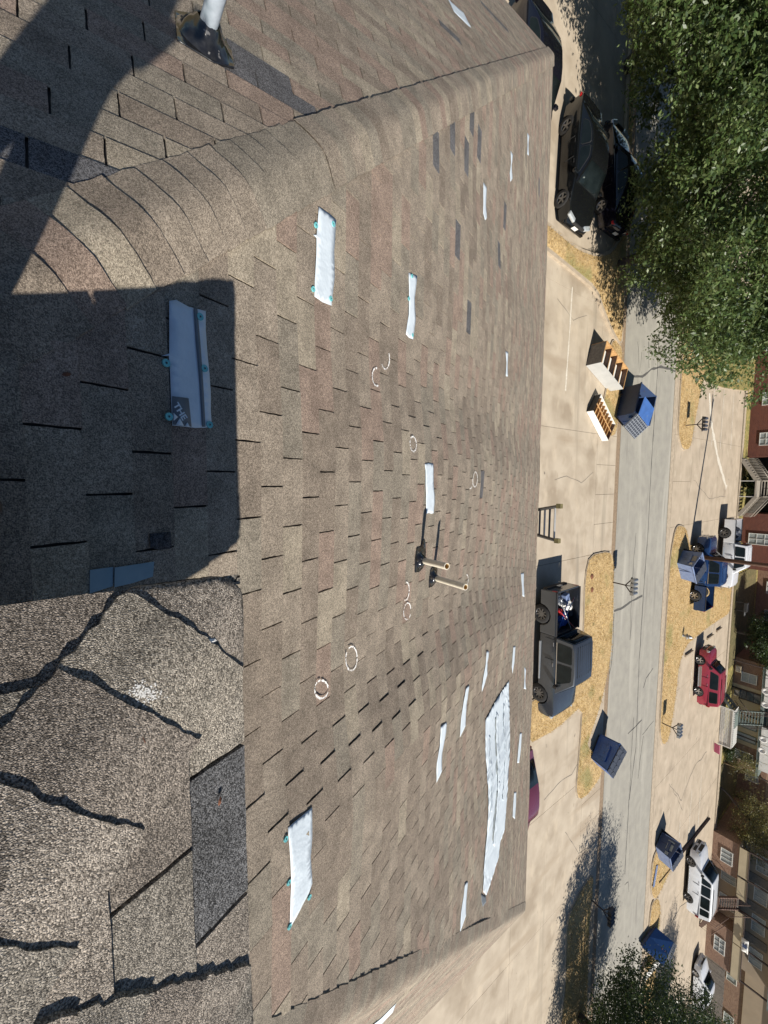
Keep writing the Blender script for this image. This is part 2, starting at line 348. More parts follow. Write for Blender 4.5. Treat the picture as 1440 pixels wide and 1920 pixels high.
# shingle tabs
TW = TB
def tab_mesh(tone, var, w0=0., w1=TB, curl=0.):
    rnd = random.Random(hash((tone, var)) % 9999 if False else var*31+len(tone))
    mb = MB(); g = .0031+rnd.random()*.0010
    n = 5; L_ = []; R_ = []
    for i in range(n+1):
        t = EX*i/n
        L_.append((w0+g+rnd.uniform(-.0013, .0013), t)); R_.append((w1-g+rnd.uniform(-.0013, .0013), t))
    b = .0072+curl
    vs_ = []
    for (x, t) in L_: vs_.append((x, t+(.0 if t < EX-.001 else rnd.uniform(-.001, .001)), .0012+(b-.0012)*t/EX))
    for (x, t) in R_: vs_.append((x, t, .0012+(b-.0012)*t/EX))
    for (x, t) in L_: vs_.append((x, t, -.004))
    for (x, t) in R_: vs_.append((x, t, -.004))
    k = n+1; fs = []
    for i in range(n):
        fs.append((i, i+1, k+i+1, k+i)); fs.append((2*k+i, 2*k+i+1, i+1, i)); fs.append((k+i, k+i+1, 3*k+i+1, 3*k+i))
    fs.append((n, 3*k-1, 4*k-1, 2*k-1))
    mb.add(vs_, fs, 0); return mb
tabmesh = {}
def get_tab(tone, var):
    if (tone, var) not in tabmesh: tabmesh[(tone, var)] = tab_mesh(tone, var).mesh('shingle_tab_'+tone, M[tone])
    return tabmesh[(tone, var)]
def frame_at(s, t, q, off=0.):
    z, gs, gt = undul(s, t) if q == 0 else (0, 0, 0)
    P = front(s, t, off) - (N0*undul(s, t)[0] if q else Vector((0, 0, 0)))
    ex = (X0+N0*gs).normalized(); n = ex.cross(D0+N0*gt).normalized()
    ey = n.cross(ex)
    P = rot_face(P, q); ex = rot_dir(ex, q); ey = rot_dir(ey, q); n = rot_dir(n, q)
    return P, ex, ey, n
def mat_at(s, t, q, off=0.):
    P, ex, ey, n = frame_at(s, t, q, off)
    if q == 0:      # lie on the chord of the sagging deck so neighbours meet
        ex = (front(s+TB, t+EX/2, off)-front(s, t+EX/2, off)).normalized(); ey = front(s+TB/2, t+EX, off)-front(s+TB/2, t, off)
        ey = (ey-ex*ey.dot(ex)).normalized(); P = (front(s+TB/2, t+EX/2, off))-ex*TB/2-ey*EX/2
    m_ = Matrix((ex, ey, ex.cross(ey))).transposed().to_4x4(); m_.translation = P-HOFF; return m_
def proj(P):
    d = P-CAM; dd = d.dot(CF)
    if dd < .05: return None
    return (1440-(720-FPX*d.dot(CU)/dd), 960+FPX*d.dot(CR)/dd, dd)
offs = [-.1361, -.2637, -.0862, .0907, -.3373, -.4597, -.5843, -.7086, -.5304, -.6539, -.783, -.6036, -.7287, -.8522, -.3702, -.495]
def row_off(v): return offs[v] if 0 <= v < 16 else -((.1361+.1270*v+.01*math.sin(v*1.7)) % TB)
# dark replacement tabs by where they show
darks = {0: [(853, 265), (818, 292), (872, 250), (883, 245), (897, 240), (858, 455), (878, 605), (896, 885), (937, 490), (948, 420), (1010, 360)],
         1: [(470, 132), (500, 150), (845, 62), (865, 85), (925, 30), (935, 42), (452, 118), (60, 285), (20, 270)], -1: []}
darkset = {0: set(), 1: set(), -1: set()}
def tab_index(q, s, t):
    v = math.floor((t-T0)/EX); o_ = row_off(v) if q == 0 else row_off(v+5*q)+.1*q
    k = math.floor((s-o_)/TB); return v, k
for q, l in darks.items():
    for (px, py) in l:
        s, t = RP(px, py) if q == 0 else LP(px, py, q)
        darkset[q].add(tab_index(q, s, t))
def clip(poly, A, B, C):      # keep A*x+B*y<=C
    out = []
    for i in range(len(poly)):
        p, r = poly[i], poly[(i+1) % len(poly)]
        dp, dr = A*p[0]+B*p[1]-C, A*r[0]+B*r[1]-C
        if dp <= 0: out.append(p)
        if (dp < 0 < dr) or (dr < 0 < dp):
            f = dp/(dp-dr); out.append((p[0]+(r[0]-p[0])*f, p[1]+(r[1]-p[1])*f))
    return out
def run_noise(v, k, q):
    a = mnoise.noise(Vector((k*.42+v*.9, v*2.3, 5+q*9)))
    return a*.75+random.uniform(-.16, .16)
tabs = []
for q in (0, 1, -1):
    vmax = int(math.ceil(((AP.y+BMAX+HN*math.sin(TH))/math.cos(TH)-T0)/EX)); vmin = -11
    for v in range(vmin, vmax):
        t0 = T0+v*EX; o_ = row_off(v) if q == 0 else row_off(v+5*q)+.1*q
        for k in range(int(-9.5/TB), int(11/TB)):
            s0 = o_+k*TB
            b1 = (t0+EX)*math.cos(TH)-HN*math.sin(TH)-AP.y
            if b1 <= 0 or s0 > AP.x+b1 or s0+TB < AP.x-b1: continue
            b0 = max(0, t0*math.cos(TH)-HN*math.sin(TH)-AP.y)
            P = frame_at(s0+TB/2, t0+EX/2, q)[0]; pr = proj(P)
            inside = (s0 >= AP.x-b0+.02 and s0+TB <= AP.x+b0-.02 and t0+EX < BMAX/math.cos(TH)+99)
            show = pr and -120 < pr[0] < 1500 and -120 < pr[1] < 2040
            if q == -1 and not show: 
                if P.x < 2: continue
            r = run_noise(v, k, q)
            tone = 'brown' if r < -.2 else 'grey' if r < -.08 else 'tan' if r < .10 else 'red' if r < .22 else 'pale' if r < .38 else 'tan'
            if q == 0 and random.random() < .4 and s0 > 1.2: tone = {'tan': 'brown', 'pale': 'tan', 'red': 'brown'}.get(tone, tone)  # darker tabs to the right put the grains' self-shadowing into the colour
            if (v, k) in darkset[q]: tone = 'dark'
            area = 0
            if show:
                vd = (CAM-P).normalized(); area = max(0, vd.dot(rot_dir(N0, q)))/(CAM-P).length_squared
            tabs.append((area if inside else area*.0, q, v, k, s0, t0, inside, tone, bool(show)))
tabs.sort(key=lambda x: -x[0])
stuff = {k: MB() for k in tones}
nobj = 0
for (ar, q, v, k, s0, t0, inside, tone, show) in tabs:
    if nobj < 290 and inside and ar > 0:
        o = bpy.data.objects.new('shingle', get_tab(tone, (v*3+k) % 5)); col.objects.link(o); o.parent = roof
        m_ = mat_at(s0, t0, q); o.matrix_basis = m_; nobj += 1
        if tone == 'dark': o['label'] = 'dark grey mismatched shingle tab'
    else:
        g = .0038; poly = [(s0+g, t0), (s0+g, t0+EX), (s0+TB-g, t0+EX), (s0+TB-g, t0)]
        # hip lines in (s,t): |s-AP.x| <= t*cos - HN sin - AP.y
        ct, c0 = math.cos(TH), HN*math.sin(TH)+AP.y
        if not inside:
            poly = clip(poly, -1, -ct, -AP.x-c0); poly = clip(poly, 1, -ct, AP.x-c0)
        if len(poly) < 3: continue
        tv = []
        for (s, t) in poly:
            hgt = .0012+.006*(t-t0)/EX
            P, ex, ey, n = frame_at(s, t, q); tv.append(P+n*hgt-HOFF)
        bv = [p-(n*.008) for p in tv]; n_ = len(tv)
        stuff[tone].add(tv+bv, [tuple(range(n_))]+[((i+1) % n_, i, n_+i, n_+(i+1) % n_) for i in range(n_)], 0)
allst = MB(); keys = list(tones)
for i, k in enumerate(keys):
    allst.add(stuff[k].v, stuff[k].f, i)
o = allst.build('shingle_field', [M[k] for k in keys], roof); o['kind'] = 'stuff'
# orient field faces outward
# hip caps -------------------------------------------------------
def cap_mesh(tone, var, half=.152, thick=.006, lift=0., ex=EX, amp=1., nu=10, nv=3, snug=.0005):
    rnd = random.Random(var*77+3); mb = MB(); nu, nv = nu, nv; g = []
    for j in range(nv+1):
        row = []
        for i in range(nu+1):
            u = -half+2*half*i/nu; x = ex*1.03*j/nv
            z = -(math.sqrt((.321*u)**2+.014**2)-.014)*((.321*half+snug)/(math.sqrt((.321*half)**2+.014**2)-.014))
            z += .0015+thick*1.0*j/nv + lift*(max(0, -u/half-.75)*2 if u < 0 else max(0, u/half-.75)*2)
            if j == nv: x += rnd.uniform(-.0022, .0022)
            uu = u + (rnd.uniform(-.004, .004) if i in (0, nu) else 0)
            z += amp*.0012*math.sin(i*1.3+var)
            row.append(len(g)); g.append((x, uu, z))
    n = len(g); fs = []
    for j in range(nv):
        for i in range(nu):
            a = j*(nu+1)+i; fs.append((a, a+nu+1, a+nu+2, a+1))
    bt = [(p[0], p[1], p[2]-.009) for p in g]
    e = nv*(nu+1)
    for i in range(nu): fs.append((e+i, n+e+i, n+e+i+1, e+i+1))
    for j in range(nv):
        a = j*(nu+1); fs.append((a, n+a, n+a+nu+1, a+nu+1)); a += nu; fs.append((a, a+nu+1, n+a+nu+1, n+a))
    mb.add(g+bt, fs, 0, True)
    me = mb.mesh('hip_cap_mesh', M[tone]); me.set_sharp_from_angle(angle=math.radians(40)) if hasattr(me, 'set_sharp_from_angle') else None
    return me
capm = {}
def get_cap(tone, var, **kw):
    key = (tone, var, tuple(sorted(kw.items())))
    if key not in capm: capm[key] = cap_mesh(tone, var, **kw)
    return capm[key]
def hip_frame(A3, sx, dist):
    """point `dist` down a hip starting at A3 going (sx,1) in plan"""
    d = Vector((sx/math.sqrt(2), 1/math.sqrt(2), -SL/math.sqrt(2))).normalized()
    w_ = Vector((0, 0, 1)).cross(d).normalized(); n = d.cross(w_)
    return A3+d*dist, d, w_, n
apex3 = Vector((AP.x, AP.y, ZAP))
HL = BMAX*math.sqrt(2+SL*SL)
for sx in (-1, 1):
    n_c = int(HL/EX); 
    for i in range(2, n_c+1):
        P, d, w_, n = hip_frame(apex3, sx, i*EX)
        off = .001
        if sx == -1 and i*EX > 3.32: off = .013
        r = mnoise.noise(Vector((i*.55, sx*3, 1)))+random.uniform(-.2, .2)
        tone = 'brown' if r < -.28 else 'grey' if r < -.12 else 'tan' if r < .15 else 'red' if r < .3 else 'pale'
        if sx == 1: tone = 'grey' if r < 0 else 'brown'
        o = bpy.data.objects.new('hip_cap', get_cap(tone, i % 4)); col.objects.link(o); o.parent = roof
        m_ = Matrix((d, w_, n)).transposed().to_4x4(); m_.translation = P+n*off+Vector((0, 0, .006))-HOFF; o.matrix_basis = m_
P, d, w_, n = hip_frame(apex3, -1, 3.32)
# small raised hip-roofed box by the peak ---------------------------
HB = .592
bx0, by0 = .180, .212
bw = .945
zc = H - HB/math.cos(TH) - by0*SL
bcx, bcy = bx0+bw/2, by0-bw/2
cup = MB()
hw = bw/2
zt = zc+SL*hw
cupola = empty('raised_hip_box', (bcx-AP.x, bcy-AP.y, 0), parent=house)
cupola['label'] = 'small raised box with its own shingled hip roof at the peak'
COFF = Vector((bcx, bcy, 0))
lid = MB()
A4 = [(-hw+.012, -hw+.012), (hw-.012, -hw+.012), (hw-.012, hw-.012), (-hw+.012, hw-.012)]
lv = [(x, y, zc-.012) for x, y in A4]+[(x*.97, y*.97, zc-.045) for x, y in A4]+[(0, 0, zt-.014)]
lid.add(lv, [(0, 1, 8), (1, 2, 8), (2, 3, 8), (3, 0, 8), (4, 7, 6, 5), (0, 4, 5, 1), (1, 5, 6, 2), (2, 6, 7, 3), (3, 7, 4, 0)], 0)
lidr = lid.build('box_roof', M['felt'], cupola)
wl = MB(); wl.box((.05, 0, (zc-.04+8.3)/2), (bw-.46, bw-.46, zc-.04-8.3)); wl.build('wall', M['wallpl'], cupola)
def bface(s, t, q, off):     # s along the eave from centre, t from apex downslope
    P = Vector((s, t*math.cos(TH), zt-t*math.sin(TH)))+N0*off
    for _ in range(q): P = Vector((-P.y, P.x, P.z))
    return P
tl = hw/math.cos(TH)
kw0 = {0: .803-bcx, 1: .615-bcx, 2: .43-bcx, 3: .25-bcx}
for q in (0, 1, 3):
    for v in range(4):
        t1 = tl+.006-v*EX+(.012 if v else 0); t0_ = max(0, t1-EX+(.012 if v == 0 else 0))
        if t1 <= .02: continue
        base_s = kw0[v] if q == 0 else .10+.178*v
        for k in range(-4, 5):
            s0 = base_s+k*TB; g = .0045
            poly = [(s0+g, t0_), (s0+g, t1), (s0+TB-g, t1), (s0+TB-g, t0_)]
            ct = math.cos(TH); poly = clip(poly, -1, -ct, 0); poly = clip(poly, 1, -ct, 0)
            if len(poly) < 3: continue
            rn = random.Random(v*13+k*7+q)
            # rough tab edges
            pp = []
            for i in range(len(poly)):
                a, b = poly[i], poly[(i+1) % len(poly)]
                for j in range(6):
                    f = j/6; jx = rn.uniform(-.0014, .0014) if j else 0
                    pp.append((a[0]+(b[0]-a[0])*f+jx, a[1]+(b[1]-a[1])*f+jx))
            tv = [bface(s, t, q, .0015+.0055*(t-t0_)/EX) for s, t in pp]; bv = [bface(s, t, q, -.006) for s, t in pp]; n_ = len(tv)
            mb = MB(); mb.add(tv+bv, [tuple(range(n_))]+[((i+1) % n_, i, n_+i, n_+(i+1) % n_) for i in range(n_)], 0)
            tone = ['tan', 'brown', 'grey', 'pale', 'tan'][(v*2+k+q) % 5]
            if q == 0 and v == 0 and k == -1: tone = 'dark'
            o = mb.build('shingle', M['near_'+tone], lidr)
            if tone == 'dark': o['label'] = 'blue grey mismatched shingle tab'
apx = COFF*0+Vector((0, 0, zt))
HLB = hw*math.sqrt(2+SL*SL)
for sx in (-1, 1):
    for i in range(0, 5):
        dist = HLB+.012-(i+1)*EX
        if dist < -.06: continue
        P, d, w_, n = hip_frame(apx, sx, dist)
        tone = ['tan', 'pale', 'brown', 'tan', 'grey'][i] if sx == -1 else ['grey', 'tan', 'brown', 'grey', 'tan'][i]
        me = cap_mesh('near_'+tone, i+4, half=.125, thick=.0042, lift=.0015, amp=1.2, nu=18, nv=9, snug=-.0045)
        o = bpy.data.objects.new('hip_cap', me); col.objects.link(o); o.parent = lidr
        m_ = Matrix((d, w_, n)).transposed().to_4x4(); m_.translation = P+n*.006
        me.transform(m_); lim = hw+.010; rr_ = .05
        for v in me.vertices:      # trimmed along the eaves, corner worn round
            x, y = v.co.x, v.co.y; ex_ = max(0, abs(x)-lim, abs(y)-lim)
            x = max(-lim, min(lim, x)); y = max(-lim, min(lim, y))
            ux, uy = abs(x)-(lim-rr_), abs(y)-(lim-rr_)
            if ux > 0 and uy > 0:
                l_ = math.hypot(ux, uy)
                if l_ > rr_: x = math.copysign(lim-rr_+ux*rr_/l_, x); y = math.copysign(lim-rr_+uy*rr_/l_, y)
            v.co.x, v.co.y = x, y; v.co.z = max(v.co.z, zc-.004+.004*((v.index*7) % 3)) if ex_ > 0 else v.co.z
# ------------------------------------------------------------ things on the roof
def surf(q):
    def f(s, t, off):
        P, ex, ey, n = frame_at(s, t, q); return P+n*off
    return f
def nails(parent, pts, q=0, org=Vector((0, 0, 0))):
    for (px, py) in pts:
        s, t = RP(px, py) if q == 0 else LP(px, py, q)
        P, ex, ey, n = frame_at(s, t, q, 0)
        mb = MB(); r = .0125
        for (r0, r1, z0, z1, mi) in ((0, r*.28, .0165, .016, 1), (r*.28, r*.5, .0150, .0143, 0), (r*.5, r, .0143, .0152, 0), (r, r, .0152, .0090, 0)):
            vs_ = []
            for i in range(14):
                a = i*math.pi/7; vs_.append(P+ex*math.cos(a)*r0+ey*math.sin(a)*r0+n*z0-org)
            for i in range(14):
                a = i*math.pi/7; vs_.append(P+ex*math.cos(a)*r1+ey*math.sin(a)*r1+n*z1-org)
            mb.add(vs_, [(i, 14+i, 14+(i+1) % 14, (i+1) % 14) for i in range(14)], mi, True)
        mb.build('cap_nail', [M['capnail'], M['nail']], parent)
def patch(label, pts, q=0, nl=(), jag=0., wr=.004, off=.0105, name='roof_patch', cat='patch', matn='patch', group='white underlayment patches on the roof', parent=None, sub=3, seed=1):
    st = [RP(*p) if q == 0 else LP(*p, q) for p in pts]
    # subdivide outline
    out = []; rn = random.Random(seed*17+len(pts))
    for i in range(len(st)):
        a, b = st[i], st[(i+1) % len(st)]; L_ = math.hypot(b[0]-a[0], b[1]-a[1]); k = max(1, int(L_/.05))
        for j in range(k):
            f = j/k; jj = jag if j else 0
            out.append((a[0]+(b[0]-a[0])*f+rn.uniform(-jj, jj), a[1]+(b[1]-a[1])*f+rn.uniform(-jj, jj)))
    bm = bmesh.new()
    f = bm.faces.new([bm.verts.new((s, t, 0)) for s, t in out]); bm.normal_update()
    bmesh.ops.triangulate(bm, faces=bm.faces[:])
    for _ in range(sub):
        lim = .05 if _ < sub-1 else .04
        es = [e for e in bm.edges if e.calc_length() > lim]
        if es: bmesh.ops.subdivide_edges(bm, edges=es, cuts=1)
        bmesh.ops.triangulate(bm, faces=bm.faces[:])
    c = st[0]; org = parent.matrix_basis.translation.copy() if parent else frame_at(c[0], c[1], q)[0]
    sf_ = surf(q)
    for v in bm.verts:
        s, t = v.co.x, v.co.y
        h = off+wr*(mnoise.noise(Vector((s*6, t*15, seed)))+.6*mnoise.noise(Vector((s*15+t*9, t*34, seed))))*(1 if not v.is_boundary else .3)
        h = max(.0095, h)
        v.co = sf_(s, t, h)-org
    bmesh.ops.recalc_face_normals(bm, faces=bm.faces[:])
    nn = rot_dir(N0, q)
    if sum(f.normal.dot(nn) for f in bm.faces) < 0: bmesh.ops.reverse_faces(bm, faces=bm.faces[:])
    me = bpy.data.meshes.new(name); bm.to_mesh(me); bm.free(); me.materials.append(M[matn])
    for p in me.polygons: p.use_smooth = True
    o = bpy.data.objects.new(name, me); col.objects.link(o)
    sol = o.modifiers.new('thickness', 'SOLIDIFY'); sol.thickness = .0012; sol.offset = -1
    if parent: o.parent = parent
    else:
        o.location = org; tag(o, label, cat, group); o['group'] = group
        nails(o, nl, q, org)
    return o
p1 = patch('nearest white patch in the dark shadow, with printed grey lettering and a grey stripe', [(315, 565), (328, 563), (352, 576), (384, 584), (383, 620), (388, 700), (391, 802), (360, 803), (317, 798), (315, 740), (314, 700), (312, 668), (297, 669), (313, 664)], 0,
           [(306, 682), (378, 692), (310, 782), (386, 797), (372, 595)], jag=.0016, seed=1, wr=.002)
patch('', [(360, 578), (367, 580), (371, 640), (374, 700), (378, 801), (372, 801), (367, 700), (363, 640)], parent=p1, off=.0135, wr=.0, name='printed_stripe', matn='patchgrey', seed=2, sub=1)
lg = patch('', [(316, 744), (347, 748), (352, 801), (317, 797)], parent=p1, off=.0135, wr=0, name='printed_square', matn='patchgrey', seed=3, sub=1)
def text_on(parent, body, p0, pdir, size, off, name='printed_lettering', squash=.8):
    cu = bpy.data.curves.new(name, 'FONT'); cu.body = body; cu.size = 1; cu.extrude = .001; cu.offset = .03
    to = bpy.data.objects.new(name, cu); col.objects.link(to)
    bpy.context.view_layer.update()
    me = bpy.data.meshes.new_from_object(to.evaluated_get(bpy.context.evaluated_depsgraph_get())); bpy.data.objects.remove(to)
    s0, t0 = RP(*p0); s1, t1 = RP(*pdir); a = Vector((s1-s0, t1-t0, 0)).normalized(); b = Vector((-a.y, a.x, 0))
    org = parent.matrix_basis.translation
    for v in me.vertices:
        s = s0+a.x*v.co.x*size*squash+b.x*v.co.y*size; t = t0+a.y*v.co.x*size*squash+b.y*v.co.y*size
        v.co = surf(0)(s, t, off+v.co.z*.1)-org
    me.materials.clear(); me.materials.append(M['patch'])
    o = bpy.data.objects.new(name, me); col.objects.link(o); o.parent = parent; return o
text_on(p1, 'THE', (317, 760), (334, 788), 0.031, .0150, squash=1.0)
patch('', [(318, 775), (326, 783), (318, 790)], parent=p1, off=.0150, wr=0, name='printed_letter_top', matn='patch', seed=4, sub=1)
patch('', [(322, 797), (330, 785), (337, 799)], parent=p1, off=.0150, wr=0, name='printed_letter_top', matn='patch', seed=5, sub=1)
patch('', [(339, 799), (344, 793), (348, 801)], parent=p1, off=.0150, wr=0, name='printed_letter_top', matn='patch', seed=6, sub=1)
P2 = [
 ('upper left white patch below the ridge caps, held by cap nails', [(595, 389), (616, 403), (628, 414), (625, 470), (627, 520), (622, 573), (605, 566), (590, 556), (591, 505), (592, 447), (586, 441), (592, 441)], 0, [(590, 423), (622, 421), (587, 542), (620, 560)], .002, 11),
 ('narrow white patch right of the tall upper patch, near the chalk curls', [(764, 512), (780, 518), (776, 560), (779, 600), (776, 636), (768, 633), (762, 626), (766, 590)], 0, [(770, 518), (765, 560), (774, 628)], .004, 12),
 ('short white strip patch near the black car, above the crooked thin one', [(907, 342), (913, 352), (912, 385), (913, 408), (909, 413), (906, 400), (907, 370)], 0, [], .004, 13),
 ('ragged thin white strip with toothed right edge near the hip', [(955, 284), (959, 290), (957, 310), (959, 335), (955, 341), (954, 325), (956, 305)], 0, [], .008, 14),
 ('smallest curled white scrap close to the eave under the dark car', [(989, 250), (993, 254), (991, 270), (991, 292), (987, 290), (989, 272)], 0, [], .006, 15),
 ('short white strip alone near the eave, level with the wooden furniture', [(946, 659), (951, 661), (950, 685), (951, 706), (947, 705), (948, 680)], 0, [], .004, 16),
 ('white strip touched by the shadow of the vent pipe', [(789, 870), (797, 868), (805, 870), (806, 905), (810, 940), (809, 962), (795, 963), (793, 925), (791, 895)], 0, [], .006, 17),
 ('little white strip near the eave, level with the truck tailgate', [(977, 1075), (982, 1074), (980, 1095), (980, 1119), (976, 1117)], 0, [], .003, 18),
 ('thin white strip above the top tip of the largest sheet', [(961, 1212), (965, 1211), (964, 1240), (961, 1263), (959, 1250)], 0, [], .004, 19),
 ('comb-toothed ragged white strip beside the top of the largest sheet', [(903, 1219), (908, 1220), (906, 1240), (909, 1262), (905, 1280), (900, 1296), (899, 1285), (902, 1250)], 0, [], .011, 20),
 ('broken white scrap nearest the eave above the largest sheet', [(983, 1250), (986, 1256), (984, 1275), (985, 1292), (981, 1291), (983, 1272)], 0, [], .007, 21),
 ('slanted white strip, upper of the pair left of the largest sheet', [(864, 1288), (871, 1282), (869, 1320), (870, 1360), (860, 1381), (860, 1345), (862, 1310)], 0, [], .004, 22),
 ('slanted crumpled white strip, lower of the pair left of the largest sheet', [(817, 1360), (829, 1351), (830, 1370), (825, 1410), (826, 1445), (816, 1466), (815, 1430), (819, 1395)], 0, [], .005, 23),
 ('largest crumpled white sheet, long and pointed, near the eave', [(954, 1276), (955, 1330), (952, 1400), (950, 1480), (947, 1555), (938, 1580), (936, 1605), (925, 1640), (912, 1678), (905, 1672), (906, 1620), (910, 1560), (912, 1440), (910, 1350), (930, 1312)], 0, [], .006, 24),
 ('small white strip between the largest sheet and the eave, upper one', [(973, 1374), (977, 1374), (976, 1402), (973, 1430), (969, 1430), (971, 1400)], 0, [], .004, 25),
 ('small white strip between the largest sheet and the eave, lower one', [(965, 1486), (969, 1485), (968, 1510), (965, 1536), (962, 1532)], 0, [], .004, 26),
 ('white strip with pointed lower tip near the far right hip', [(868, 1656), (874, 1651), (872, 1690), (872, 1715), (861, 1746), (862, 1710), (866, 1680)], 0, [], .005, 27),
 ('broad slanted white patch at bottom left of the slope, held by cap nails', [(578, 1510), (576, 1560), (572, 1600), (576, 1650), (570, 1668), (534, 1737), (536, 1640), (533, 1549)], 0, [(528, 1569), (531, 1648), (534, 1731), (571, 1676)], .002, 28),
 ('white strip on the left slope beyond the hip, near the top edge', [(836, -6), (845, 6), (868, 26), (882, 54), (873, 47), (850, 24)], 1, [], .006, 29),
 ('white patch on the steep seen right slope at the bottom edge', [(742, 1878), (735, 1895), (700, 1932), (690, 1925), (715, 1905)], -1, [], .005, 30)]
for (lb, pts, q, nl, jg, sd_) in P2: patch(lb, pts, q, nl, jag=jg, seed=sd_, wr=.013 if sd_ == 24 else .004, off=.016 if sd_ == 24 else .0115)
patch('dark grey plastic scrap at the lower tip of the largest white sheet', [(902, 1676), (911, 1680), (912, 1692), (905, 1700), (903, 1690)], 0, [], jag=.004, seed=40, cat='scrap', name='plastic_scrap', matn='patchgrey', group='loose scraps')
big = [o_ for o_ in col.objects if o_.get('label', '').startswith('largest crumpled')][0]
for i_, pts_ in enumerate(([(931, 1335), (934, 1340), (933, 1400), (931, 1465), (928, 1464), (929, 1400)], [(928, 1462), (932, 1464), (930, 1530), (926, 1585), (922, 1584), (926, 1530)], [(944, 1320), (946, 1322), (944, 1420), (941, 1500), (939, 1500), (942, 1420)], [(917, 1380), (919, 1380), (919, 1450), (917, 1520), (915, 1520), (917, 1450)])):
    patch('', pts_, parent=big, off=.026, wr=.014, jag=.012, name='crumpled_fold', matn='patch', seed=70+i_, sub=3)
patch('', [(929, 1345), (932, 1345), (931, 1400), (929, 1450), (926, 1450), (928, 1400)], parent=big, off=.019, wr=.004, jag=.010, name='faint_print', matn='blinds', seed=80, sub=2)
patch('', [(926, 1480), (929, 1480), (927, 1530), (923, 1575), (920, 1575), (923, 1530)], parent=big, off=.019, wr=.004, jag=.010, name='faint_print', matn='blinds', seed=81, sub=2)
patch('small dark square standing for a hole, in the shadow near the box', [(276, 1000), (315, 996), (318, 1027), (296, 1030), (278, 1027)], 0, [], jag=.001, seed=51, cat='scrap', name='shingle_scrap', matn='shingle_dark' if False else 'holedark', group='loose scraps', wr=.002)  # thin dark piece in place of a hole, its darkness is only colour
# chalk marks: ribbons laid on the tabs
def chalk(pts, label, q=0, w_=.0058, dens=.78, seed=0):
    st = [RP(*p) if q == 0 else LP(*p, q) for p in pts]; rn = random.Random(seed); mb = MB()
    fine = []
    for i in range(len(st)-1):
        L_ = math.hypot(st[i+1][0]-st[i][0], st[i+1][1]-st[i][1]); k = max(2, int(L_/.008))
        for j in range(k): fine.append((st[i][0]+(st[i+1][0]-st[i][0])*j/k, st[i][1]+(st[i+1][1]-st[i][1])*j/k))
    sf_ = surf(q)
    for i in range(len(fine)-1):
        if rn.random() > dens: continue
        a, b = fine[i], fine[i+1]; dx, dy = b[0]-a[0], b[1]-a[1]; l = math.hypot(dx, dy) or 1; w2 = w_*rn.uniform(.5, 1.2)
        nx, ny = -dy/l*w2, dx/l*w2; jx, jy = rn.uniform(-.001, .001), rn.uniform(-.001, .001)
        mb.add([sf_(a[0]-nx+jx, a[1]-ny+jy, .0115)-HOFF, sf_(b[0]-nx+jx, b[1]-ny+jy, .0115)-HOFF, sf_(b[0]+nx+jx, b[1]+ny+jy, .0120)-HOFF, sf_(a[0]+nx+jx, a[1]+ny+jy, .0120)-HOFF], [(0, 1, 2, 3)], 0)
    o = mb.build('chalk_mark', M['chalk'], roof); o['label'] = label
def ring(cx, cy, rx, ry, a0=0, a1=360, n=22):
    return [(cx+rx*math.cos(math.radians(a0+(a1-a0)*i/n)), cy+ry*math.sin(math.radians(a0+(a1-a0)*i/n))) for i in range(n+1)]
chalk(ring(664, 1236, 11, 23), 'chalk circle nearest the middle', seed=1, w_=.0052)
chalk(ring(607, 1294, 13, 17), 'lowest chalk circle', seed=2, w_=.0052)
chalk(ring(768, 833, 6, 14), 'lone chalk circle', seed=3)
chalk(ring(769, 1147, 7, 16, 20, 350), 'chalk circle below the pipes', seed=4)
chalk(ring(764, 1109, 6, 17, -100, 110), 'chalk arc below the pipes', seed=5)
chalk(ring(706, 707, 8, 17, 60, 300), 'chalk curl', seed=6)
chalk(ring(724, 672, 8, 20, -30, 150), 'chalk hook', seed=7)
chalk(ring(884, 899, 4, 14), 'small far chalk circle', seed=8)
chalk(ring(876, 905, 3, 11, -40, 120), 'small far chalk hook', seed=9)
chalk(ring(880, 1089, 4, 11, -100, 80), 'chalk arc behind the pipes', seed=10)
# chalk rubbed on the little box roof
cm = MB(); rn = random.Random(5)
def BP(x, y):   # point on the box roof front plane seen at a pixel, box coordinates
    d = ray(x, y); P = d*(-HB/N0.dot(d)); return CAM+P
bpy.context.view_layer.update(); dgx = bpy.context.evaluated_depsgraph_get()
for _ in range(210):
    px, py = 275+rn.gauss(0, 15), 1300+rn.gauss(0, 9)
    if rn.random() < .35: px, py = 262+rn.gauss(0, 8), 1296+rn.gauss(0, 9)
    ok_, hp, hn_, *_r = sc.ray_cast(dgx, CAM, ray(px, py))
    if not ok_ or hp.z < zc-.02: continue
    r = rn.uniform(.0007, .0017); e1 = hn_.orthogonal().normalized(); e1.rotate(Matrix.Rotation(rn.uniform(0, 6), 3, hn_)); e2 = hn_.cross(e1); c = hp+hn_*.0006-COFF
    cm.add([c+e1*r, c+e2*r*.7, c-e1*r, c-e2*r*.7], [(0, 1, 2, 3)], 0)
o = cm.build('chalk_smudge', M['chalk'], cupola)
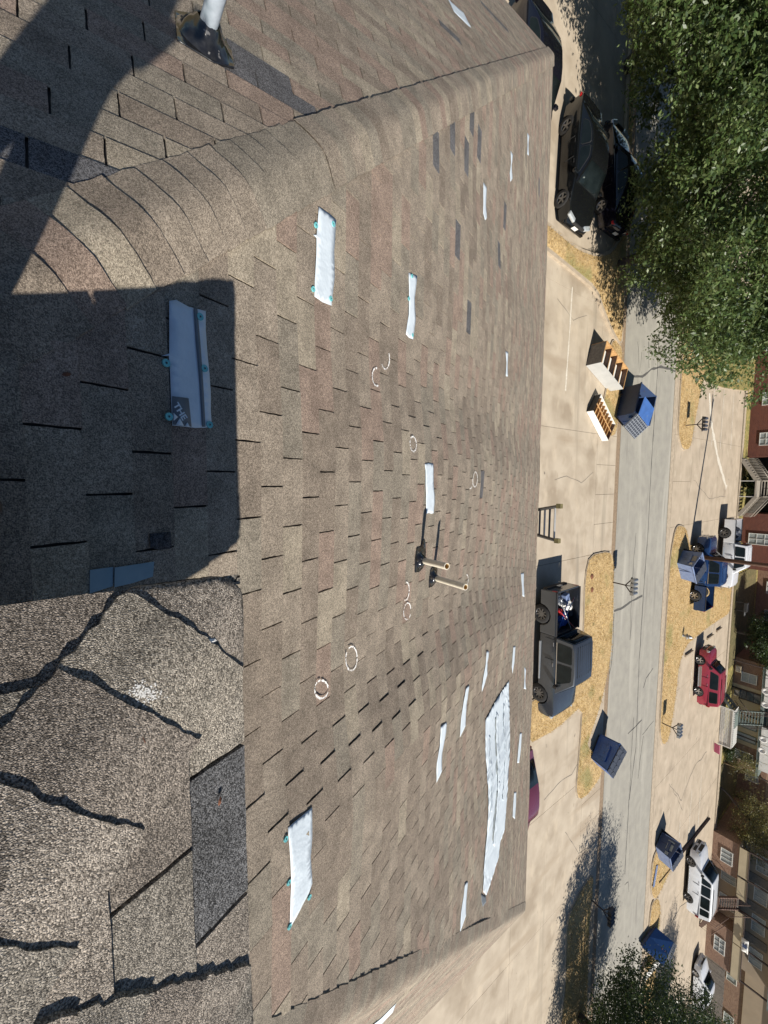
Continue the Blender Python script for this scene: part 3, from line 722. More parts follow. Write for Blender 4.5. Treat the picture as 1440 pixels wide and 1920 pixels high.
# flashing metal by the box
def roof_poly(name, pts, off, matn, parent, th=.002, orgv=None):
    tv = [surf(0)(*RP(*p), off) for p in pts]; return tv
fl = empty('metal_flashing', surf(0)(*RP(215, 1085), 0), 0, 'grey blue bent metal flashing piece beside the small raised box', 'flashing')
org = fl.location.copy()
for pts, o1 in (([(165, 1068), (209, 1062), (209, 1098), (165, 1112)], .009), ([(210, 1063), (284, 1052), (282, 1080), (245, 1092), (210, 1100)], .013)):
    mb = MB(); tv = [surf(0)(*RP(*p), o1)-org for p in pts]; bv = [p-N0*.003 for p in tv]; n_ = len(tv)
    mb.add(tv+bv, [tuple(range(n_))]+[((i+1) % n_, i, n_+i, n_+(i+1) % n_) for i in range(n_)], 0); mb.build('metal_leaf', M['flash'], fl)
# leaves / tiny debris
def debris(label, px, py, onbox=False, size=.012, matn='rust', name='dry_leaf', cat='leaf'):
    P = BP(px, py)+N0*.012 if onbox else surf(0)(*RP(px, py), .007)
    mb = MB(); a = random.uniform(0, 6); e1 = X0*math.cos(a)+D0*math.sin(a); e2 = X0*-math.sin(a)+D0*math.cos(a)
    pts = [e1*size, e1*size*.4+e2*size*.45, -e1*size*.5+e2*size*.35, -e1*size, -e1*size*.4-e2*size*.4, e1*size*.5-e2*size*.4]
    mb.add([p+N0*random.uniform(0, .003) for p in pts]+[N0*.005], [(i, (i+1) % 6, 6) for i in range(6)], 0)
    o = mb.build(name, M[matn], None); o.location = P; tag(o, label, cat)
debris('small reddish brown dry leaf in the shade left of the nearest white patch', 120, 703)
debris('tiny reddish leaf bit on the roof of the raised box below the chalk smudge', 260, 1385, True, .009)
debris('tiny reddish leaf bit on the dark replaced shingle of the box roof', 403, 1497, True, .008)
debris('small white bird dropping on the box roof near its rounded corner', 388, 1199, True, .010, 'chalk', 'bird_dropping', 'dropping')
# vent pipes
def vent(label, base_px, top_px, sh_px, q, rad, pm, boot_r, tar_pts, group, shadow=True):
    s, t = RP(*base_px) if q == 0 else LP(*base_px, q)
    B, ex, ey, n = frame_at(s, t, q)
    S_, T_ = (RP(*sh_px) if q == 0 else LP(*sh_px, q))
    S3 = frame_at(S_, T_, q)[0]
    # top = closest approach of camera ray and shadow-to-sun ray
    d1 = ray(*top_px); d2 = SUN; w0 = CAM-S3; a, b, c, d_, e = 1, d1.dot(d2), 1, d1.dot(w0), d2.dot(w0)
    den = a*c-b*b; t1 = (b*e-c*d_)/den; t2 = (a*e-b*d_)/den
    Tp = CAM+d1*t1
    T2 = S3+d2*t2
    if not shadow: Tp = B+Vector((0, 0, 1))*.4
    root = empty('vent_pipe', B, 0, label, 'vent pipe', group)
    ax = (Tp-B)
    print('pipe', label[:20], 'len', round(ax.length, 2), 'lean', [round(x, 2) for x in ax.normalized()], 'gap', round((Tp-T2).length, 3))
    if ax.length > .8 or ax.length < .1: ax = Vector((0, 0, .35))
    ax_n = ax.normalized()
    mb = MB(); mb.tube([n*.02, ax], rad, 16, 0, cap=False)
    mb.tube([ax, ax-ax_n*.09], rad*.80, 16, 1, cap=False)
    p_ = mb.build('pipe', [M[pm], M['pvcin']], root)
    # rim ring
    rr = MB(); u = ax_n.cross(X0).normalized(); v_ = ax_n.cross(u)
    vs_ = [ax+(u*math.cos(k*math.pi/8)+v_*math.sin(k*math.pi/8))*r_ for r_ in (rad*.80, rad) for k in range(16)]
    rr.add(vs_, [(k, (k+1) % 16, 16+(k+1) % 16, 16+k) for k in range(16)], 0); rr.build('rim', M['pvc' if pm == 'pvc' else pm], p_)
    # tarred boot: lumpy cone
    bt = MB(); NR, NK = 7, 22; vs_ = []
    for i in range(NR+1):
        f = i/NR; r_ = boot_r*(1-f)+rad*1.25*f
        for k in range(NK):
            an = 2*math.pi*k/NK; rr_ = r_*(1+.16*mnoise.noise(Vector((math.cos(an)*1.6, math.sin(an)*1.6, f*2+boot_r*40))))
            hgt = .012+boot_r*.72*f**1.3+.008*mnoise.noise(Vector((an*3, f*6, 3)))
            vs_.append(ex*math.cos(an)*rr_+ey*math.sin(an)*rr_+n*hgt*(1 if f < .5 else 1)+(ax_n-n)*boot_r*.5*f*f)
    fs = [(i*NK+k, (i+1)*NK+k, (i+1)*NK+(k+1) % NK, i*NK+(k+1) % NK) for i in range(NR) for k in range(NK)]
    bt.add(vs_, [f[::-1] for f in fs], 0, True); bt.build('tarred_boot', M['tar'], root)
    fl_ = MB()
    outl = []
    for (a_, b_) in tar_pts: outl.append((a_*boot_r, b_*boot_r))
    tv = [ex*a_+ey*b_+n*.0125 for a_, b_ in outl]; bv = [ex*a_+ey*b_+n*.004 for a_, b_ in outl]; n_ = len(tv)
    fl_.add(tv+bv, [tuple(range(n_)), *[((i+1) % n_, i, n_+i, n_+(i+1) % n_) for i in range(n_)]], 0)
    fl_.build('flange', M['tar'], root, bevel=.003)
    return root
FLG = [(-1.5, -1.1), (-.3, -1.35), (1.2, -1.15), (1.35, -.2), (1.1, .9), (.5, 1.5), (-.7, 1.45), (-2.1, 1.05), (-2.2, .3), (-1.55, -.2)]
vent('shorter white vent pipe of the close pair, in a black tarred boot', (788, 1050), (838, 1062), (797, 949), 0, .024, 'pvc', .07, FLG, 'paired white vent pipes')
vent('longer white vent pipe of the close pair, nearer the eave', (815, 1083), (873, 1101), (824, 973), 0, .024, 'pvc', .062, FLG, 'paired white vent pipes')
vent('grey blue vent pipe with glossy black boot on the left slope', (382, 82), (432, -45), (330, -10), 1, .034, 'greypipe', .115, [(-1.0, -1.0), (.2, -1.05), (1.0, -.6), (1.05, .5), (.7, 1.45), (-.1, 1.5), (-.9, .8)], 'left slope vent', False)
# ladder standing past the eave
lad = empty('ladder', (2.0, 8.6, 0), 0, 'dark extension ladder with pale rungs leaning on the eave, its flared top sticking up', 'ladder')
pa, pb = WY(1004, 956, 7.5), WY(1003, 1003, 7.5)
xl, xr = pa.x, pb.x
ta, tb = WY(1049, 949, 7.38), WY(1045, 1014, 7.38)
lo = lad.location
for i, (x_, T_) in enumerate(((xl, ta), (xr, tb))):
    r_ = MB(); Bt = Vector((x_, 9.2, .02)); Em = Vector((x_, 7.56, 5.45)); Tt = T_
    r_.tube([Bt-lo, Em-lo], .035, 6, 0, smooth=False); r_.tube([Em-lo, Tt-lo], .035, 6, 0, smooth=False)
    rl = r_.build('rail', M['alu'], lad)
    f_ = MB(); f_.box(Tt-lo, (.09, .09, .09)); f_.build('end_cap', M['yel'], rl)
for i in range(34):
    z = .3+i*.29 if i < 17 else 5.13+(i-17)*.135
    def at(x_, T_):
        if z < 5.45: return Vector((x_, 9.2+(7.56-9.2)*(z-.02)/5.43, z))
        f = (z-5.45)/(T_.z-5.45); return Vector((x_, 7.56, 5.45)).lerp(T_, f)
    if z > min(ta.z, tb.z)-.05: break
    mb = MB(); mb.tube([at(xl, ta)-lo, at(xr, tb)-lo], .019, 6, 0, smooth=False); mb.build('rung', M['aluw'] if i % 2 else M['alu'], lad)
# ============================================================ GROUND
g0 = MB(); g0.add([(-900, -500, -.06), (900, -500, -.06), (900, 1500, -.06), (-900, 1500, -.06)], [(0, 1, 2, 3)]); tag(g0.build('ground', M['earth']), kind='structure')
def slabs(name, x0, x1, yb, dx, xo, m_, zt_, gap=.016, th=.1, label=None):
    root = empty(name, (0, 0, 0)); root['kind'] = 'structure'
    sub = MB(); sub.box(((x0+x1)/2, (yb[0]+yb[-1])/2, zt_-th), (x1-x0, yb[-1]-yb[0], .02)); sub.build('joint_filler', M['crack'], root)
    for j in range(len(yb)-1):
        k0 = math.floor((x0-xo)/dx[j]); k1 = math.ceil((x1-xo)/dx[j])
        for k in range(k0, k1):
            a, b = max(x0, xo+k*dx[j]), min(x1, xo+(k+1)*dx[j])
            if b-a < .1: continue
            mb = MB(); mb.box(((a+b)/2, (yb[j]+yb[j+1])/2, zt_-th/2+random.uniform(-.002, .003)), (b-a-gap, yb[j+1]-yb[j]-gap, th)); mb.build('concrete_slab', m_, root, )
    return root
slabs('front_parking_lot', -45, 70, [-14, 8.8, 15.0, 21.25, 23.35], [6.26, 6.26, 6.26, 1.56], -2.44, M['concrete'], .0)
g1 = MB(); g1.box((12, 23.58, -.035), (114, .44, .05)); tag(g1.build('near_gutter', M['dirt']), kind='structure')
rd = MB(); rd.box((12, 27.5, -.05), (116, 7.3, .06)); road = tag(rd.build('road', M['asphalt']), kind='structure')
g2 = MB(); g2.box((12, 31.45, -.03), (114, .55, .05)); tag(g2.build('far_gutter', M['curb']), kind='structure')
slabs('far_parking_lot', -45, 75, [31.74, 35.2, 41.3, 47.4], [3.13, 6.26, 6.26], 3.1, M['concrete2'], -.004)
sw = MB(); sw.box((15, 47.75, .02), (120, .55, .08)); tag(sw.build('far_kerb', M['curb']), kind='structure')
gb = MB(); gb.box((15, 58, -.03), (150, 20, .09)); tag(gb.build('far_lawn', M['grass2']), kind='structure')
# cracks and joints in the road (children of the road)
def crack(pts, w_=.05, z=-.014, m_='crack', wig=.12, seed=0, parent=None, name='crack_seal'):
    P = [G(*p) if len(p) == 2 else Vector(p) for p in pts]; rn = random.Random(seed); f = []
    for i in range(len(P)-1):
        L_ = (P[i+1]-P[i]).length; k = max(2, int(L_/.35))
        for j in range(k): f.append(P[i].lerp(P[i+1], j/k))
    f.append(P[-1]); mb = MB(); vs_ = []
    for i, p in enumerate(f):
        d = (f[min(i+1, len(f)-1)]-f[max(i-1, 0)]).normalized(); n = Vector((-d.y, d.x, 0)); o_ = mnoise.noise(Vector((i*.35, seed, 0)))*wig
        ww = w_*rn.uniform(.5, 1.3)/2
        vs_ += [(p.x+n.x*(o_-ww), p.y+n.y*(o_-ww), z), (p.x+n.x*(o_+ww), p.y+n.y*(o_+ww), z)]
    mb.add(vs_, [(2*i+1, 2*i, 2*i+2, 2*i+3) for i in range(len(f)-1)], 0)
    o = mb.build(name, M[m_], parent)
    if parent: o.location = -parent.location
    return o
crack([(1237, 620), (1233, 700), (1222, 870), (1216, 990), (1208, 1100), (1199, 1240), (1193, 1400), (1180, 1500), (1172, 1640)], .07, seed=1, wig=.05, parent=road)
crack([(1217, 640), (1217, 690)], .05, seed=2, parent=road)
crack([(1190, 706), (1205, 706), (1222, 692), (1240, 688), (1256, 692), (1270, 697)], .14, seed=3, wig=.06, parent=road)
crack([(1193, 1000), (1186, 1090), (1182, 1200)], .045, seed=4, parent=road)
crack([(1152, 1146), (1165, 1142), (1185, 1127), (1205, 1117)], .12, seed=5, wig=.05, parent=road)
crack([(1152, 1150), (1150, 1210), (1146, 1250), (1130, 1330)], .06, seed=6, parent=road)
crack([(1225, 1253), (1212, 1272), (1207, 1290)], .08, seed=7, parent=road)
crack([(1204, 1350), (1192, 1363), (1178, 1376)], .09, seed=8, parent=road)
crack([(1226, 1352), (1205, 1378)], .05, seed=9, parent=road)
crack([(1207, 1380), (1200, 1430), (1197, 1460)], .05, seed=10, parent=road)
crack([(1189, 1345), (1184, 1420), (1181, 1500)], .05, seed=11, parent=road)
crack([(1172, 1660), (1178, 1655), (1180, 1672)], .05, seed=12, parent=road)
crack([(1196, 640), (1200, 700), (1204, 660)], .03, seed=13, parent=road)
for i_, (pts_, w0_) in enumerate((([(1020, 1500), (1046, 1470), (1072, 1452), (1090, 1420)], .025), ([(1040, 900), (1062, 893), (1090, 905), (1112, 885)], .02), ([(1060, 1560), (1085, 1600), (1100, 1590)], .025), ([(1045, 560), (1075, 600), (1100, 590)], .02))):
    tag(crack(pts_, w0_, .005, 'crack', .12, seed=20+i_, name='pavement_crack'), kind='structure')
for i_, (pts_, w0_) in enumerate((([(1255, 1470), (1278, 1500), (1300, 1440), (1325, 1410)], .04), ([(1262, 1480), (1280, 1520)], .04), ([(1300, 900), (1330, 935), (1360, 930)], .03), ([(1250, 1750), (1275, 1700), (1290, 1690)], .05))):
    tag(crack(pts_, w0_, .002, 'crack', .2, seed=30+i_, name='pavement_crack'), kind='structure')
# painted lines, plus one pale band painted for reflected sunlight
def strip(pts, w_, z=.006, m_='lime', name='line_and_glare_strip', label=None):
    o = crack([p for p in pts], w_, z, m_, 0., seed=3, name=name); tag(o, kind='structure'); return o
strip([(1073, 538), (1068, 620), (1060, 733)], .10)
for a, b in (((1340, 722), (1334, 834)), ((1358, 727), (1350, 842)), ((1376, 738), (1370, 842))): strip([a, b], .09)
strip([(1330, 737), (1333, 790), (1346, 860), (1362, 915)], .42, .007)  # broad pale band stands in for sunlight reflected onto the lot
for a, b in (((1275, 1540), (1273, 1572)), ((1297, 1483), (1290, 1572)), ((1315, 1455), (1308, 1560))): strip([a, b], .09)
strip([(1302, 1203), (1292, 1312)], .09); strip([(1338, 1168), (1331, 1200)], .09); 
# grass islands
tuft = MB()
def inside_poly(p, poly):
    c = False; n = len(poly)
    for i in range(n):
        a, b = poly[i], poly[(i+1) % n]
        if (a[1] > p[1]) != (b[1] > p[1]) and p[0] < (b[0]-a[0])*(p[1]-a[1])/(b[1]-a[1])+a[0]: c = not c
    return c
def inset(poly, d):
    n = len(poly); a = sum(poly[i][0]*poly[(i+1) % n][1]-poly[(i+1) % n][0]*poly[i][1] for i in range(n)); sg = 1 if a > 0 else -1; out = []
    for i in range(n):
        p0, p1, p2 = Vector(poly[i-1]), Vector(poly[i]), Vector(poly[(i+1) % n])
        n1 = Vector((-(p1-p0).y, (p1-p0).x)).normalized(); n2 = Vector((-(p2-p1).y, (p2-p1).x)).normalized()
        nn = (n1+n2); nn = nn.normalized() if nn.length > .1 else n1
        out.append(tuple(p1+nn*d*sg/max(.5, nn.dot(n1))))
    return out
def smooth_poly(poly, it=2):
    for _ in range(it):
        o = []
        for i in range(len(poly)):
            a, b = Vector(poly[i]), Vector(poly[(i+1) % len(poly)]); k_ = min(.22, .45/max(.01, (b-a).length)); o += [tuple(a*(1-k_)+b*k_), tuple(a*k_+b*(1-k_))]
        poly = o
    return poly
def island(poly, m_='straw', name='grass_island', kerb=.13, zk=.10, smooth=2, dens=110):
    poly = smooth_poly(poly, smooth)
    k = MB(); k.prism(poly, -.05, zk, 0); root = tag(k.build(name, M['curb']), kind='structure')
    ip = inset(poly, kerb); bm = bmesh.new()
    bm.faces.new([bm.verts.new((x, y, zk+.012)) for x, y in ip]); bm.normal_update(); bmesh.ops.triangulate(bm, faces=bm.faces[:])
    for _ in range(3):
        es = [e for e in bm.edges if e.calc_length() > .7]
        if es: bmesh.ops.subdivide_edges(bm, edges=es, cuts=1)
        bmesh.ops.triangulate(bm, faces=bm.faces[:])
    bmesh.ops.recalc_face_normals(bm, faces=bm.faces[:])
    if bm.faces[0].normal.z < 0: bmesh.ops.reverse_faces(bm, faces=bm.faces[:])
    for v in bm.verts:
        if not v.is_boundary: v.co.z += .05+.04*mnoise.noise(v.co*.9)
    me = bpy.data.meshes.new('turf'); bm.to_mesh(me); bm.free(); me.materials.append(M[m_])
    for p in me.polygons: p.use_smooth = True
    o = bpy.data.objects.new('turf', me); col.objects.link(o); o.parent = root
    xs = [p[0] for p in ip]; ys = [p[1] for p in ip]
    A = (max(xs)-min(xs))*(max(ys)-min(ys))
    for _ in range(int(A*dens)):
        p = (random.uniform(min(xs), max(xs)), random.uniform(min(ys), max(ys)))
        if not inside_poly(p, ip): continue
        h = random.uniform(.04, .15); z = zk+.03
        for b_ in range(2):
            a = random.uniform(0, 6.28); l = random.uniform(.02, .07); w2 = .008
            ex_, ey_ = math.cos(a), math.sin(a)
            tuft.add([(p[0]-ey_*w2, p[1]+ex_*w2, z), (p[0]+ey_*w2, p[1]-ex_*w2, z), (p[0]+ex_*l, p[1]+ey_*l, z+h)], [(0, 1, 2)], 0 if m_ == 'straw' else 1)
    return root
def gp(l): return [tuple(G(*p)[:2]) for p in l]
island(gp([(1104, 1040), (1140, 1032), (1149, 1045), (1149, 1130), (1146, 1200), (1142, 1240), (1128, 1310), (1110, 1365), (1098, 1400), (1128, 1412), (1131, 1432), (1122, 1460), (1100, 1490), (1083, 1500), (1078, 1480), (1085, 1400), (1090, 1322), (1040, 1368), (985, 1398), (985, 1320), (1090, 1250), (1093, 1150), (1095, 1080)]), kerb=.05, zk=.05, smooth=1)
island(gp([(1112, 1633), (1110, 1670), (1104, 1720), (1100, 1850), (1096, 2000), (1040, 2000), (1058, 1850), (1061, 1725), (1085, 1670)]), kerb=.05, zk=.05)
island([(-10.9, 15.0), (-9.75, 15.0), (-9.5, 17.5), (-9.2, 20.2), (-8.4, 21.0), (-7.6, 22.0), (-7.0, 23.2), (-34, 23.3), (-34, 22.6), (-12.6, 22.5), (-11.5, 21.5), (-10.9, 20.3), (-10.6, 18.4)], kerb=.16, zk=.13, smooth=1)
island([(-7.4, 22.0), (-5.2, 21.9), (-4.3, 21.6), (-3.3, 21.3), (-2.35, 21.9), (-2.4, 23.0), (-3.4, 23.35), (-7.4, 23.4)], kerb=.06, zk=.06)
island([(-40, 31.9), (-7, 31.95), (-3.2, 31.95), (-2.1, 33.0), (-2.3, 34.5), (-4.0, 35.0), (-7.0, 36.0), (-7.9, 36.6), (-40, 36.6)], kerb=.07, zk=.06)
island([(2.9, 32.6), (5, 31.9), (12, 31.8), (17.5, 31.8), (19.0, 32.5), (19.0, 33.7), (16.2, 34.6), (13.5, 34.9), (12.4, 36.2), (12.1, 41), (12.1, 47.2), (9.2, 47.2), (9.2, 44), (7.5, 38.2), (4.6, 35.6), (3.2, 34.6)], kerb=.07, zk=.06)
island([(26.9, 33.0), (27.4, 31.9), (29.9, 31.9), (31.1, 32.6), (31.3, 33.6), (30.4, 36.5), (29.9, 35.8), (28.3, 34.8)], m_='straw', kerb=.1, zk=.06)
island([(30.9, 32.2), (34.0, 31.9), (39, 31.9), (44, 32.0), (44, 33.8), (38, 34.0), (33.0, 34.2), (31.4, 33.7)], m_='straw', kerb=.1, zk=.06)
island([(-40, 47.3), (-13, 47.2), (-9.5, 47.3), (-8.4, 48.4), (-6.9, 50.2), (-6.9, 56), (-40, 56)], m_='grass2', kerb=.05, zk=.05)
island(gp([(1300, 705), (1318, 640), (1345, 560), (1395, 640), (1405, 735), (1352, 728), (1325, 716)]), m_='grass2', kerb=.05, zk=.045)
o = tuft.build('grass_tufts', [M['straw_blade'], M['leafp']]); tag(o, 'dry straw coloured grass tufts on the parking islands', 'grass', kind='stuff')
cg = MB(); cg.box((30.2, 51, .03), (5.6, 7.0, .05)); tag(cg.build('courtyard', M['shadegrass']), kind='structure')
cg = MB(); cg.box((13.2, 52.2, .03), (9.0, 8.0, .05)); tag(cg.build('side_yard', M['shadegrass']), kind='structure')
# far low brick kerb / edging board
eb = MB(); a, b = G(1328, 1533), G(1232, 1652)
eb.tube([(a.x, a.y, .08), (b.x, b.y, .08)], .1, 4, 0, smooth=False); tag(eb.build('rusty_edging_beam', M['brownwood']), 'long brown timber edging beam lying slantwise behind the slate dumpster', 'beam')
# ============================================================ VEHICLES
def arch_profile(xs0, xs1, zb, wheels, R, front_pts, top, rear_pts):
    pass
def lower_body(P, w, wheels, R, zsill, m_, parent, name='body', tumble=.04, endround=.14, edge=.05):
    """P: side outline points (x,z) front-bottom -> over the top -> rear-bottom; arches cut in the sill line"""
    prof = list(P)
    bot = []
    for wx in sorted(wheels, reverse=False):
        pass
    # rear-bottom to front-bottom along the sill with arches. x decreases from rear to front? front is -x
    xr, xf = P[-1][0], P[0][0]
    for wx in sorted(wheels, reverse=True):
        for k in range(0, 9):
            a = math.pi*k/8; bot.append((wx+R*math.cos(a), zsill+.0+max(0, (R)*math.sin(a)*1.0+(R-zsill)*.0)))
    prof = prof+bot; n = len(prof)
    cx = (xr+xf)/2; hl = abs(xr-xf)/2
    sl = [(-1, 1.), (-.985, .35), (-.93, 0.), (-.55, -.12), (0, -.18), (.55, -.12), (.93, 0.), (.985, .35), (1, 1.)]
    ztop = max(p[1] for p in prof)
    mb = MB(); vs_ = []; NP = len(P)
    for (yy, ed) in sl:
        for i, (x, z) in enumerate(prof):
            fx = (x-cx)/hl; k = 1-endround*abs(fx)**7
            zz, xx = z, x
            hi_ = (z-zsill)/(ztop-zsill)
            if i < NP:
                if ed > 0: zz = z-edge*ed*max(0, hi_); xx = x-(edge*1.2*ed)*(1 if fx > .9 else -1 if fx < -.9 else 0)
                else:
                    if hi_ > .55: zz = z+edge*.45*(-ed)/.18*hi_
                    if abs(fx) > .9: xx = x+(-ed)*.35*(1 if fx > 0 else -1)*.4
            y = w*yy*k*(1-tumble*max(0, hi_-.35)) if abs(yy) > .9 else w*yy*k
            vs_.append((xx, y, zz))
    fs = []
    for s_ in range(len(sl)-1):
        for i in range(n):
            j = (i+1) % n; fs.append((s_*n+i, s_*n+j, (s_+1)*n+j, (s_+1)*n+i))
    mb.add(vs_, fs, 0, True); mb.add(vs_[:n], [tuple(range(n))[::-1]], 0); mb.add(vs_[-n:], [tuple(range(n))], 0)
    o = mb.build(name, m_, parent)
    bm = bmesh.new(); bm.from_mesh(o.data); bmesh.ops.remove_doubles(bm, verts=bm.verts, dist=.0005); bmesh.ops.triangulate(bm, faces=[f for f in bm.faces if len(f.verts) > 4])
    bmesh.ops.recalc_face_normals(bm, faces=bm.faces[:]); bm.to_mesh(o.data); bm.free()
    for p in o.data.polygons: p.use_smooth = True
    if hasattr(o.data, 'set_sharp_from_angle'): o.data.set_sharp_from_angle(angle=math.radians(38))
    return o
def wheel(parent, x, y, R, w_, side, rm='rim', spokes=5):
    t_ = MB(); n = 22; prof = [(R*.62, -w_/2), (R*.9, -w_/2), (R, -w_/2+.03), (R, w_/2-.03), (R*.9, w_/2), (R*.62, w_/2)]
    vs_ = [(math.cos(2*math.pi*k/n)*r, yy, math.sin(2*math.pi*k/n)*r) for r, yy in prof for k in range(n)]
    t_.add(vs_, [(i*n+k, i*n+(k+1) % n, (i+1)*n+(k+1) % n, (i+1)*n+k) for i in range(5) for k in range(n)], 0, True)
    root = empty('wheel', (x, y, R), parent=parent); t_.build('tyre', M['tyre'], root)
    r_ = MB(); f = side*(w_/2-.025)
    vs_ = [(math.cos(2*math.pi*k/n)*r, yy, math.sin(2*math.pi*k/n)*r) for r, yy in ((R*.66, f), (R*.60, f), (R*.56, f-side*.07)) for k in range(n)]
    r_.add(vs_, [(i*n+k, i*n+(k+1) % n, (i+1)*n+(k+1) % n, (i+1)*n+k) for i in range(2) for k in range(n)], 0, True)
    r_.add([(math.cos(2*math.pi*k/n)*R*.56, f-side*.07, math.sin(2*math.pi*k/n)*R*.56) for k in range(n)], [tuple(range(n))], 1)
    for k in range(spokes):
        a = 2*math.pi*k/spokes+.3; c, s = math.cos(a), math.sin(a); ww = R*.09*(5/spokes)**.5
        pts = [(c*R*.1-s*ww, s*R*.1+c*ww), (c*R*.6-s*ww*1.2, s*R*.6+c*ww*1.2), (c*R*.6+s*ww*1.2, s*R*.6-c*ww*1.2), (c*R*.1+s*ww, s*R*.1-c*ww)]
        v8 = [(p[0], f-side*.03, p[1]) for p in pts]+[(p[0], f-side*.004, p[1]) for p in pts]; r_.hexa(v8, 0)
    r_.add([(math.cos(k*.8)*R*.14, f, math.sin(k*.8)*R*.14) for k in range(8)], [tuple(range(8))], 0)
    r_.build('rim', [M[rm], M['trim']], root); return root
def greenhouse(parent, P, w, zb, tum, m_, wins, roof_w=None, name='cab', ws=(0, 1), rs=(-2, -1), lowz=None, glass='carglass', rails=None):
    """P outline (x,z): windscreen base, roof front..., roof rear, rear glass base. wins: list of side windows in (x,z)"""
    n = len(P); sl = [-1, -.94, -.5, 0, .5, .94, 1]; ztop = max(p[1] for p in P)
    def yw(z, k=1.): return w*k*(1-tum*(z-zb)/(ztop-zb))
    def top(z, k): return z+.03*(1-k*k)*((z-zb)/(ztop-zb))-(.035 if abs(k) == 1 and z > zb+.1 else 0)
    mb = MB(); vs_ = []
    for k in sl:
        for (x, z) in P: vs_.append((x, yw(z, k), top(z, k)))
        for (x, z) in P[::-1]: 
            pass
    fs = [(s*n+i, s*n+i+1, (s+1)*n+i+1, (s+1)*n+i) for s in range(len(sl)-1) for i in range(n-1)]
    mb.add(vs_, fs, 0, True); mb.add(vs_[:n], [tuple(range(n))], 0); mb.add(vs_[-n:], [tuple(range(n))[::-1]], 0)
    b_ = mb.build(name, m_, parent)
    bm = bmesh.new(); bm.from_mesh(b_.data); bmesh.ops.remove_doubles(bm, verts=bm.verts, dist=.0005); bmesh.ops.recalc_face_normals(bm, faces=bm.faces[:]); bm.to_mesh(b_.data); bm.free()
    for p in b_.data.polygons: p.use_smooth = True
    if hasattr(b_.data, 'set_sharp_from_angle'): b_.data.set_sharp_from_angle(angle=math.radians(32))
    bv = b_.modifiers.new('bevel', 'BEVEL'); bv.width = .035; bv.segments = 2; bv.limit_method = 'ANGLE'; bv.angle_limit = math.radians(38)
    # side windows as slightly proud rounded panes
    for sgn in (-1, 1):
        for wp in wins:
            v2 = []; rp_ = []
            for i_ in range(len(wp)):
                a_, b_0, c_0 = wp[i_-1], wp[i_], wp[(i_+1) % len(wp)]
                for o1 in (a_, c_0):
                    l_ = math.hypot(o1[0]-b_0[0], o1[1]-b_0[1]); q_ = min(.4, .055/max(l_, .01)); rp_.append((b_0[0]+(o1[0]-b_0[0])*q_, b_0[1]+(o1[1]-b_0[1])*q_))
            for (x, z) in rp_: v2.append((x, sgn*(yw(z)+.006), z))
            c = [sum(q[i] for q in v2)/len(v2) for i in range(3)]
            mb = MB(); n_ = len(v2); ins = [tuple(c[i]+(q[i]-c[i])*.96+(sgn*.003 if i == 1 else 0) for i in range(3)) for q in v2]
            bk = [(q[0], q[1]-sgn*.02, q[2]) for q in v2]
            f0 = [tuple(range(n_))] if sgn < 0 else [tuple(range(n_))[::-1]]
            mb.add(ins, f0, 0); mb.add(v2+ins, [(i, (i+1) % n_, n_+(i+1) % n_, n_+i) for i in range(n_)], 1); mb.add(v2+bk, [(i, (i+1) % n_, n_+(i+1) % n_, n_+i) for i in range(n_)], 1)
            mb.build('side_window', [M[glass], M['trim']], parent)
    for nm, (i0, i1) in (('windscreen', ws), ('rear_window', rs)):
        if i0 is None: continue
        a, b = P[i0], P[i1]; dx, dz = b[0]-a[0], b[1]-a[1]; L_ = math.hypot(dx, dz); nx, nz_ = -dz/L_, dx/L_
        if nm == 'rear_window' and nx < 0 or nm == 'windscreen' and nx > 0: nx, nz_ = -nx, -nz_
        if nz_ < 0: nx, nz_ = -nx, -nz_
        mb = MB(); vs_ = []
        for f in (.07, .5, .93):
            x, z = a[0]+dx*f, a[1]+dz*f
            for k in (-.89, -.5, 0, .5, .89): vs_.append((x+nx*.012, yw(z, k), top(z, k)+nz_*.012))
        mb.add(vs_, [(r*5+c, r*5+c+1, (r+1)*5+c+1, (r+1)*5+c) for r in range(2) for c in range(4)], 0, True)
        g_ = mb.build(nm, M[glass], parent); sm_ = g_.modifiers.new('t', 'SOLIDIFY'); sm_.thickness = .01; sm_.offset = 0
    return b_
def part_box(parent, name, c, d, m_, bevel=.01, rz=0):
    mb = MB(); mb.box(c, d, rz); return mb.build(name, M[m_] if isinstance(m_, str) else m_, parent, bevel=bevel)
